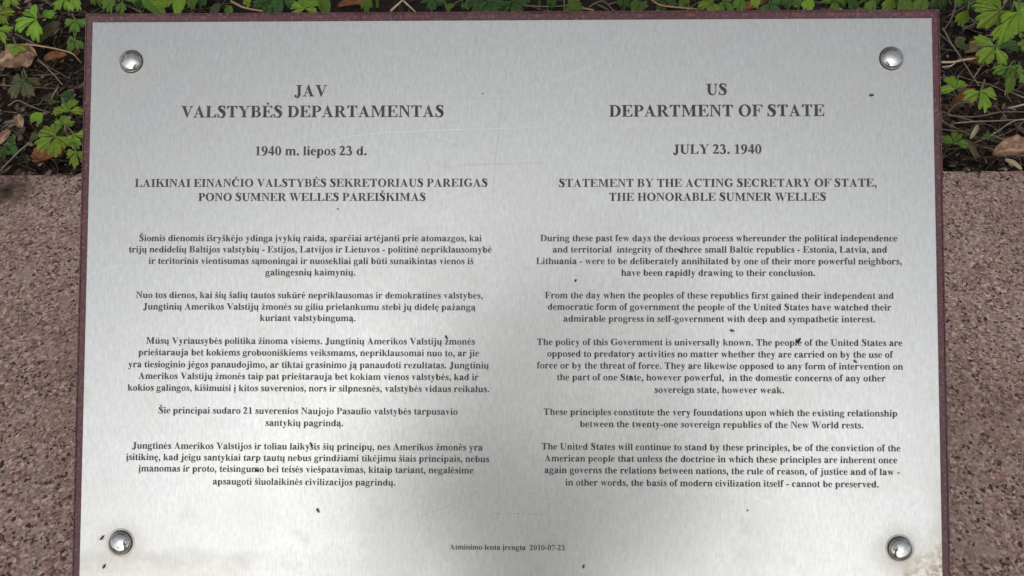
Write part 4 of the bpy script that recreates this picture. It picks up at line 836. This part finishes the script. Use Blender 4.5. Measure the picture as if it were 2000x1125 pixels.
# low leafy ground cover further back in the bed, above the frame of the photograph
cov_v, cov_f = [], []
for k in range(1100):
    x = rl.uniform(-2.5, 2.5); y = at(1000, -40, ZS).y+0.03+rl.random()**1.3*1.8; me = leaf_mesh('tri', 'm', rl.randint(0, 2)); s = rl.uniform(0.03, 0.06)
    M = Matrix.Translation((x, y, ZS+rl.uniform(0.02, 0.07))) @ Euler((rl.uniform(0.1, 0.6), rl.uniform(-.3, .3), rl.uniform(0, 6.28))).to_matrix().to_4x4() @ Matrix.Scale(s, 4); b = len(cov_v)
    cov_v += [M @ q.co for q in me.vertices]; cov_f += [tuple(b+i for i in p.vertices) for p in me.polygons]
tag(mesh_obj('ground_cover', cov_v, cov_f, M_LEAF['m'], None, True), 'low leafy ground cover further back in the bed', 'ground cover', kind='stuff')

# ------------------------------------------------------------------ trees behind the bed and behind the viewer (they darken what the steel mirrors)
M_BARK = plain('grey_bark', (0.10, 0.085, 0.07), 0.9, 0, 0.4, 12)
M_CROWN = island_material('tree_leaves', [(0.0, (0.030, 0.060, 0.016)), (0.5, (0.055, 0.10, 0.026)), (1.0, (0.095, 0.15, 0.045))], 0.6, 6)
def tree(x, y, z0, hgt, rad, seed, label, n=5200, size=0.16, low=0.35):
    r = random.Random(seed); root = empty('broadleaf_tree', (x, y, z0)); tag(root, label, 'tree', 'trees around the memorial')
    vs, fs = [], []; top = Vector((r.uniform(-.3, .3), r.uniform(-.3, .3), hgt*0.8))
    tube(vs, fs, catmull([(0, 0, -0.1), (0.05, 0.03, hgt*0.3), tuple(top*0.7), tuple(top)], 4), [0.20-0.17*i/12 for i in range(13)], 10)
    tips = []
    for k in range(11):
        a = k*2.4; s = top*(0.35+0.05*k); e = Vector((math.cos(a)*rad*r.uniform(.5, .8), math.sin(a)*rad*r.uniform(.5, .8), s.z+hgt*r.uniform(.05, .25)))
        tube(vs, fs, [s, s.lerp(e, .5)+Vector((0, 0, .15)), e], [0.07, 0.045, 0.015], 7); tips.append(e)
    mesh_obj('trunk', vs, fs, M_BARK, root, True)
    clumps = []
    for k in range(46):
        u = Vector((r.gauss(0, 1), r.gauss(0, 1), r.gauss(0, 1))).normalized()*r.uniform(0.35, 1.0)**0.6
        clumps.append((Vector((u.x*rad, u.y*rad, hgt*(low+1)/2+u.z*hgt*(1-low)/2)), rad*r.uniform(0.16, 0.34)))
    vs, fs = [], []
    for k in range(n):
        c, cr = clumps[r.randrange(len(clumps))]; p = c+Vector((r.gauss(0, .5), r.gauss(0, .5), r.gauss(0, .4)))*cr
        R = Euler((r.uniform(-.9, .9), r.uniform(-.9, .9), r.uniform(0, 6.3))).to_matrix(); s = size*r.uniform(.6, 1.2); b = len(vs)
        for q in ((-.5, 0, 0), (0, -.28, .05), (.5, 0, -.05), (0, .28, .05)): vs.append(p+R @ (Vector(q)*s))
        fs += [(b, b+1, b+2), (b, b+2, b+3)]
    mesh_obj('crown', vs, fs, M_CROWN, root)
tree(-2.3, 4.3, ZS-0.05, 7.5, 3.0, 1, 'broad tree behind the bed to the left, its crown hanging over the plaque')
tree(2.1, 4.6, ZS-0.05, 8.0, 3.1, 2, 'taller broad tree behind the bed to the right')
tree(-7.5, 0.5, 0, 7.0, 2.6, 3, 'tree beside the path on the left', 3500)
tree(8.0, 1.0, 0, 6.5, 2.4, 4, 'tree beside the path on the right', 3500)
tree(-5.5, -13.0, 0, 7.5, 3.0, 5, 'tree across the lawn behind the viewer, left', 3000, 0.22)
tree(6.0, -14.0, 0, 8.5, 3.2, 6, 'tree across the lawn behind the viewer, right', 3000, 0.22)

# ------------------------------------------------------------------ the photographer, mirrored as the dark blur in the lower middle of the steel
M_SKIN = plain('skin', (0.45, 0.27, 0.20), 0.5, 0, 0.08, 30); M_JACKET = plain('grey_jacket', (0.42, 0.42, 0.43), 0.85); M_TROUS = plain('grey_trousers', (0.34, 0.33, 0.31), 0.9)
M_HAIR = plain('brown_hair', (0.035, 0.022, 0.014), 0.6); M_SHOE = plain('black_shoe', (0.02, 0.02, 0.02), 0.5); M_EYE = plain('eye_white', (0.7, 0.7, 0.68), 0.2)
PY = -0.56; DZ = -0.02
def skin_obj(name, verts, edges, radii, mat, parent, root=0, sub=2):
    me = bpy.data.meshes.new(name); me.from_pydata(verts, edges, []); me.materials.append(mat); o = link(bpy.data.objects.new(name, me), parent)
    md = o.modifiers.new('skin', 'SKIN'); md.use_smooth_shade = True
    for i, d in enumerate(me.skin_vertices[0].data):
        rr = radii[i]; d.radius = rr if isinstance(rr, tuple) else (rr, rr); d.use_root = (i == root)
    s = o.modifiers.new('sub', 'SUBSURF'); s.levels = sub; s.render_levels = sub
    return o
man = empty('person', (0, PY-0.06, 0)); tag(man, 'person in pale grey jacket holding a phone, mirrored as a grey blur in the steel', 'person')
def rel(p): return (p[0], p[1]-(PY-0.06), p[2] if p[1] > -0.32 else p[2]+DZ*min(1, p[2]/0.9))
V, Ed, Rd = [], [], []
def add(p, r, par=None):
    V.append(rel(p)); Rd.append(r)
    if par is not None: Ed.append((par, len(V)-1))
    return len(V)-1
pel = add((0, PY-0.06, 0.96), (0.140, 0.095)); wai = add((0, PY-0.05, 1.12), (0.135, 0.095), pel); che = add((0, PY-0.03, 1.30), (0.165, 0.105), wai); sho = add((0, PY-0.01, 1.43), (0.12, 0.075), che)
nk = add((0, PY+0.02, 1.51), 0.056, sho); jaw = add((0, PY+0.055, 1.600), (0.060, 0.074), nk); hd = add((0, PY+0.055, 1.675), (0.078, 0.098), jaw); crn = add((0, PY+0.045, 1.745), (0.066, 0.084), hd)
PH = C0-FWD*0.014+RIGHT*0.052                                            # middle of the phone
for s in (-1, 1):
    a = add((s*0.185, PY-0.01, 1.40), 0.060, sho); e = add((s*0.26, PY+0.21, 1.10), 0.042, a)
    wr = add(tuple(PH+RIGHT*s*0.105-FWD*0.060-UP*0.055), 0.027, e); pm = add(tuple(PH+RIGHT*s*0.092-FWD*0.022-UP*0.018), (0.036, 0.017), wr)
    h = add((s*0.09, PY-0.06, 0.90), 0.092, pel); k = add((s*0.105, PY-0.02, 0.50), 0.058, h); an = add((s*0.11, PY-0.07, 0.09), 0.040, k); add((s*0.125, PY+0.09, 0.035), (0.040, 0.026), an)
    for f, (off, ln) in enumerate(((0.030, 0.030), (0.011, 0.034), (-0.008, 0.032), (-0.026, 0.026))):      # fingers bent round the back edge of the phone
        b0 = add(tuple(PH+RIGHT*s*0.086-FWD*0.014+UP*(off-0.01)), 0.0085, pm); b1 = add(tuple(PH+RIGHT*s*0.082-FWD*0.001+UP*(off-0.006)), 0.008, b0); add(tuple(PH+RIGHT*s*(0.082-ln*0.35)+FWD*0.006+UP*(off-0.004)), 0.007, b1)
    t0 = add(tuple(PH+RIGHT*s*0.074-FWD*0.026-UP*0.012), 0.010, pm); add(tuple(PH+RIGHT*s*0.050-FWD*0.016+UP*0.006), 0.008, t0)
skin_obj('body', V, Ed, Rd, M_SKIN, man)
jv = [(0, PY-0.06, 0.80), (0, PY-0.06, 0.96), (0, PY-0.05, 1.12), (0, PY-0.03, 1.30), (0, PY-0.01, 1.43), (0, PY+0.012, 1.485)]; jr = [(0.205, 0.15), (0.195, 0.14), (0.165, 0.12), (0.20, 0.135), (0.15, 0.095), 0.068]; je = [(0, 1), (1, 2), (2, 3), (3, 4), (4, 5)]
for s in (-1, 1):
    n0 = len(jv); jv += [(s*0.19, PY-0.01, 1.40), (s*0.262, PY+0.21, 1.095), tuple(PH+RIGHT*s*0.112-FWD*0.085-UP*0.075)]; jr += [0.078, 0.058, 0.040]; je += [(4, n0), (n0, n0+1), (n0+1, n0+2)]
skin_obj('jacket', [rel(p) for p in jv], je, jr, M_JACKET, man, 0)
tv = [(0, PY-0.06, 0.98)]; tr = [(0.168, 0.118)]; te = []  # waist to ankles
for s in (-1, 1):
    n0 = len(tv); tv += [(s*0.080, PY-0.06, 0.86), (s*0.106, PY-0.02, 0.50), (s*0.112, PY-0.075, 0.08)]; tr += [0.102, 0.074, 0.062]; te += [(0, n0), (n0, n0+1), (n0+1, n0+2)]
skin_obj('trousers', [rel(p) for p in tv], te, tr, M_TROUS, man, 0)
for s in (-1, 1): skin_obj('shoe', [rel(p) for p in ((s*0.115, PY-0.11, 0.045), (s*0.12, PY-0.02, 0.05), (s*0.13, PY+0.12, 0.032))], [(0, 1), (1, 2)], [0.045, (0.05, 0.045), (0.045, 0.03)], M_SHOE, man)
skin_obj('hair', [rel(p) for p in ((0, PY-0.022, 1.615), (0, PY-0.002, 1.69), (0, PY+0.028, 1.765), (0, PY+0.085, 1.782))], [(0, 1), (1, 2), (2, 3)], [(0.060, 0.040), (0.080, 0.055), (0.078, 0.050), (0.062, 0.030)], M_HAIR, man)
def face_part(name, mat, p, sc):
    bm = bmesh.new(); bmesh.ops.create_icosphere(bm, subdivisions=3, radius=1.0)
    for v in bm.verts: v.co = Vector((v.co.x*sc[0], v.co.y*sc[1], v.co.z*sc[2]))
    o = bm_obj(name, bm, mat, man, True); o.location = rel(p)
M_LIP = plain('lips', (0.34, 0.14, 0.12), 0.5); M_PUPIL = plain('dark_iris', (0.03, 0.02, 0.015), 0.2)
for s in (-1, 1):
    face_part('eye', M_EYE, (s*0.031, PY+0.136, 1.672), (0.014, 0.010, 0.008)); face_part('iris', M_PUPIL, (s*0.031, PY+0.143, 1.671), (0.006, 0.005, 0.006))
    face_part('eyebrow', M_HAIR, (s*0.032, PY+0.141, 1.692), (0.018, 0.007, 0.004)); face_part('ear', M_SKIN, (s*0.077, PY+0.045, 1.655), (0.009, 0.018, 0.030))
face_part('nose', M_SKIN, (0, PY+0.145, 1.645), (0.014, 0.020, 0.025)); face_part('mouth', M_LIP, (0, PY+0.126, 1.603), (0.024, 0.008, 0.007))
# the phone in the hands; its lens is where the photograph was taken from
M_PHONE = plain('black_glass', (0.012, 0.012, 0.014), 0.15); M_LENS = plain('lens_glass', (0.02, 0.02, 0.03), 0.05)
ph = slab(0.0735, 0.0355, -0.0038, 0.0038, 0.003, 3); po = bm_obj('phone', ph, M_PHONE, None, True)
po.matrix_world = Matrix.Translation(PH) @ Matrix(((RIGHT.x, UP.x, -FWD.x, 0), (RIGHT.y, UP.y, -FWD.y, 0), (RIGHT.z, UP.z, -FWD.z, 0), (0, 0, 0, 1)))
tag(po, 'black phone held level in both hands of the person', 'phone')
ln = lathe('camera_lens', [(0.008, 0.0), (0.008, 0.002), (0.006, 0.0024), (0.005, 0.0018), (0.001, 0.0016)], M_LENS, po, 20); ln.location = (-0.052, 0, -0.0038); ln.rotation_euler = (PI, 0, 0)
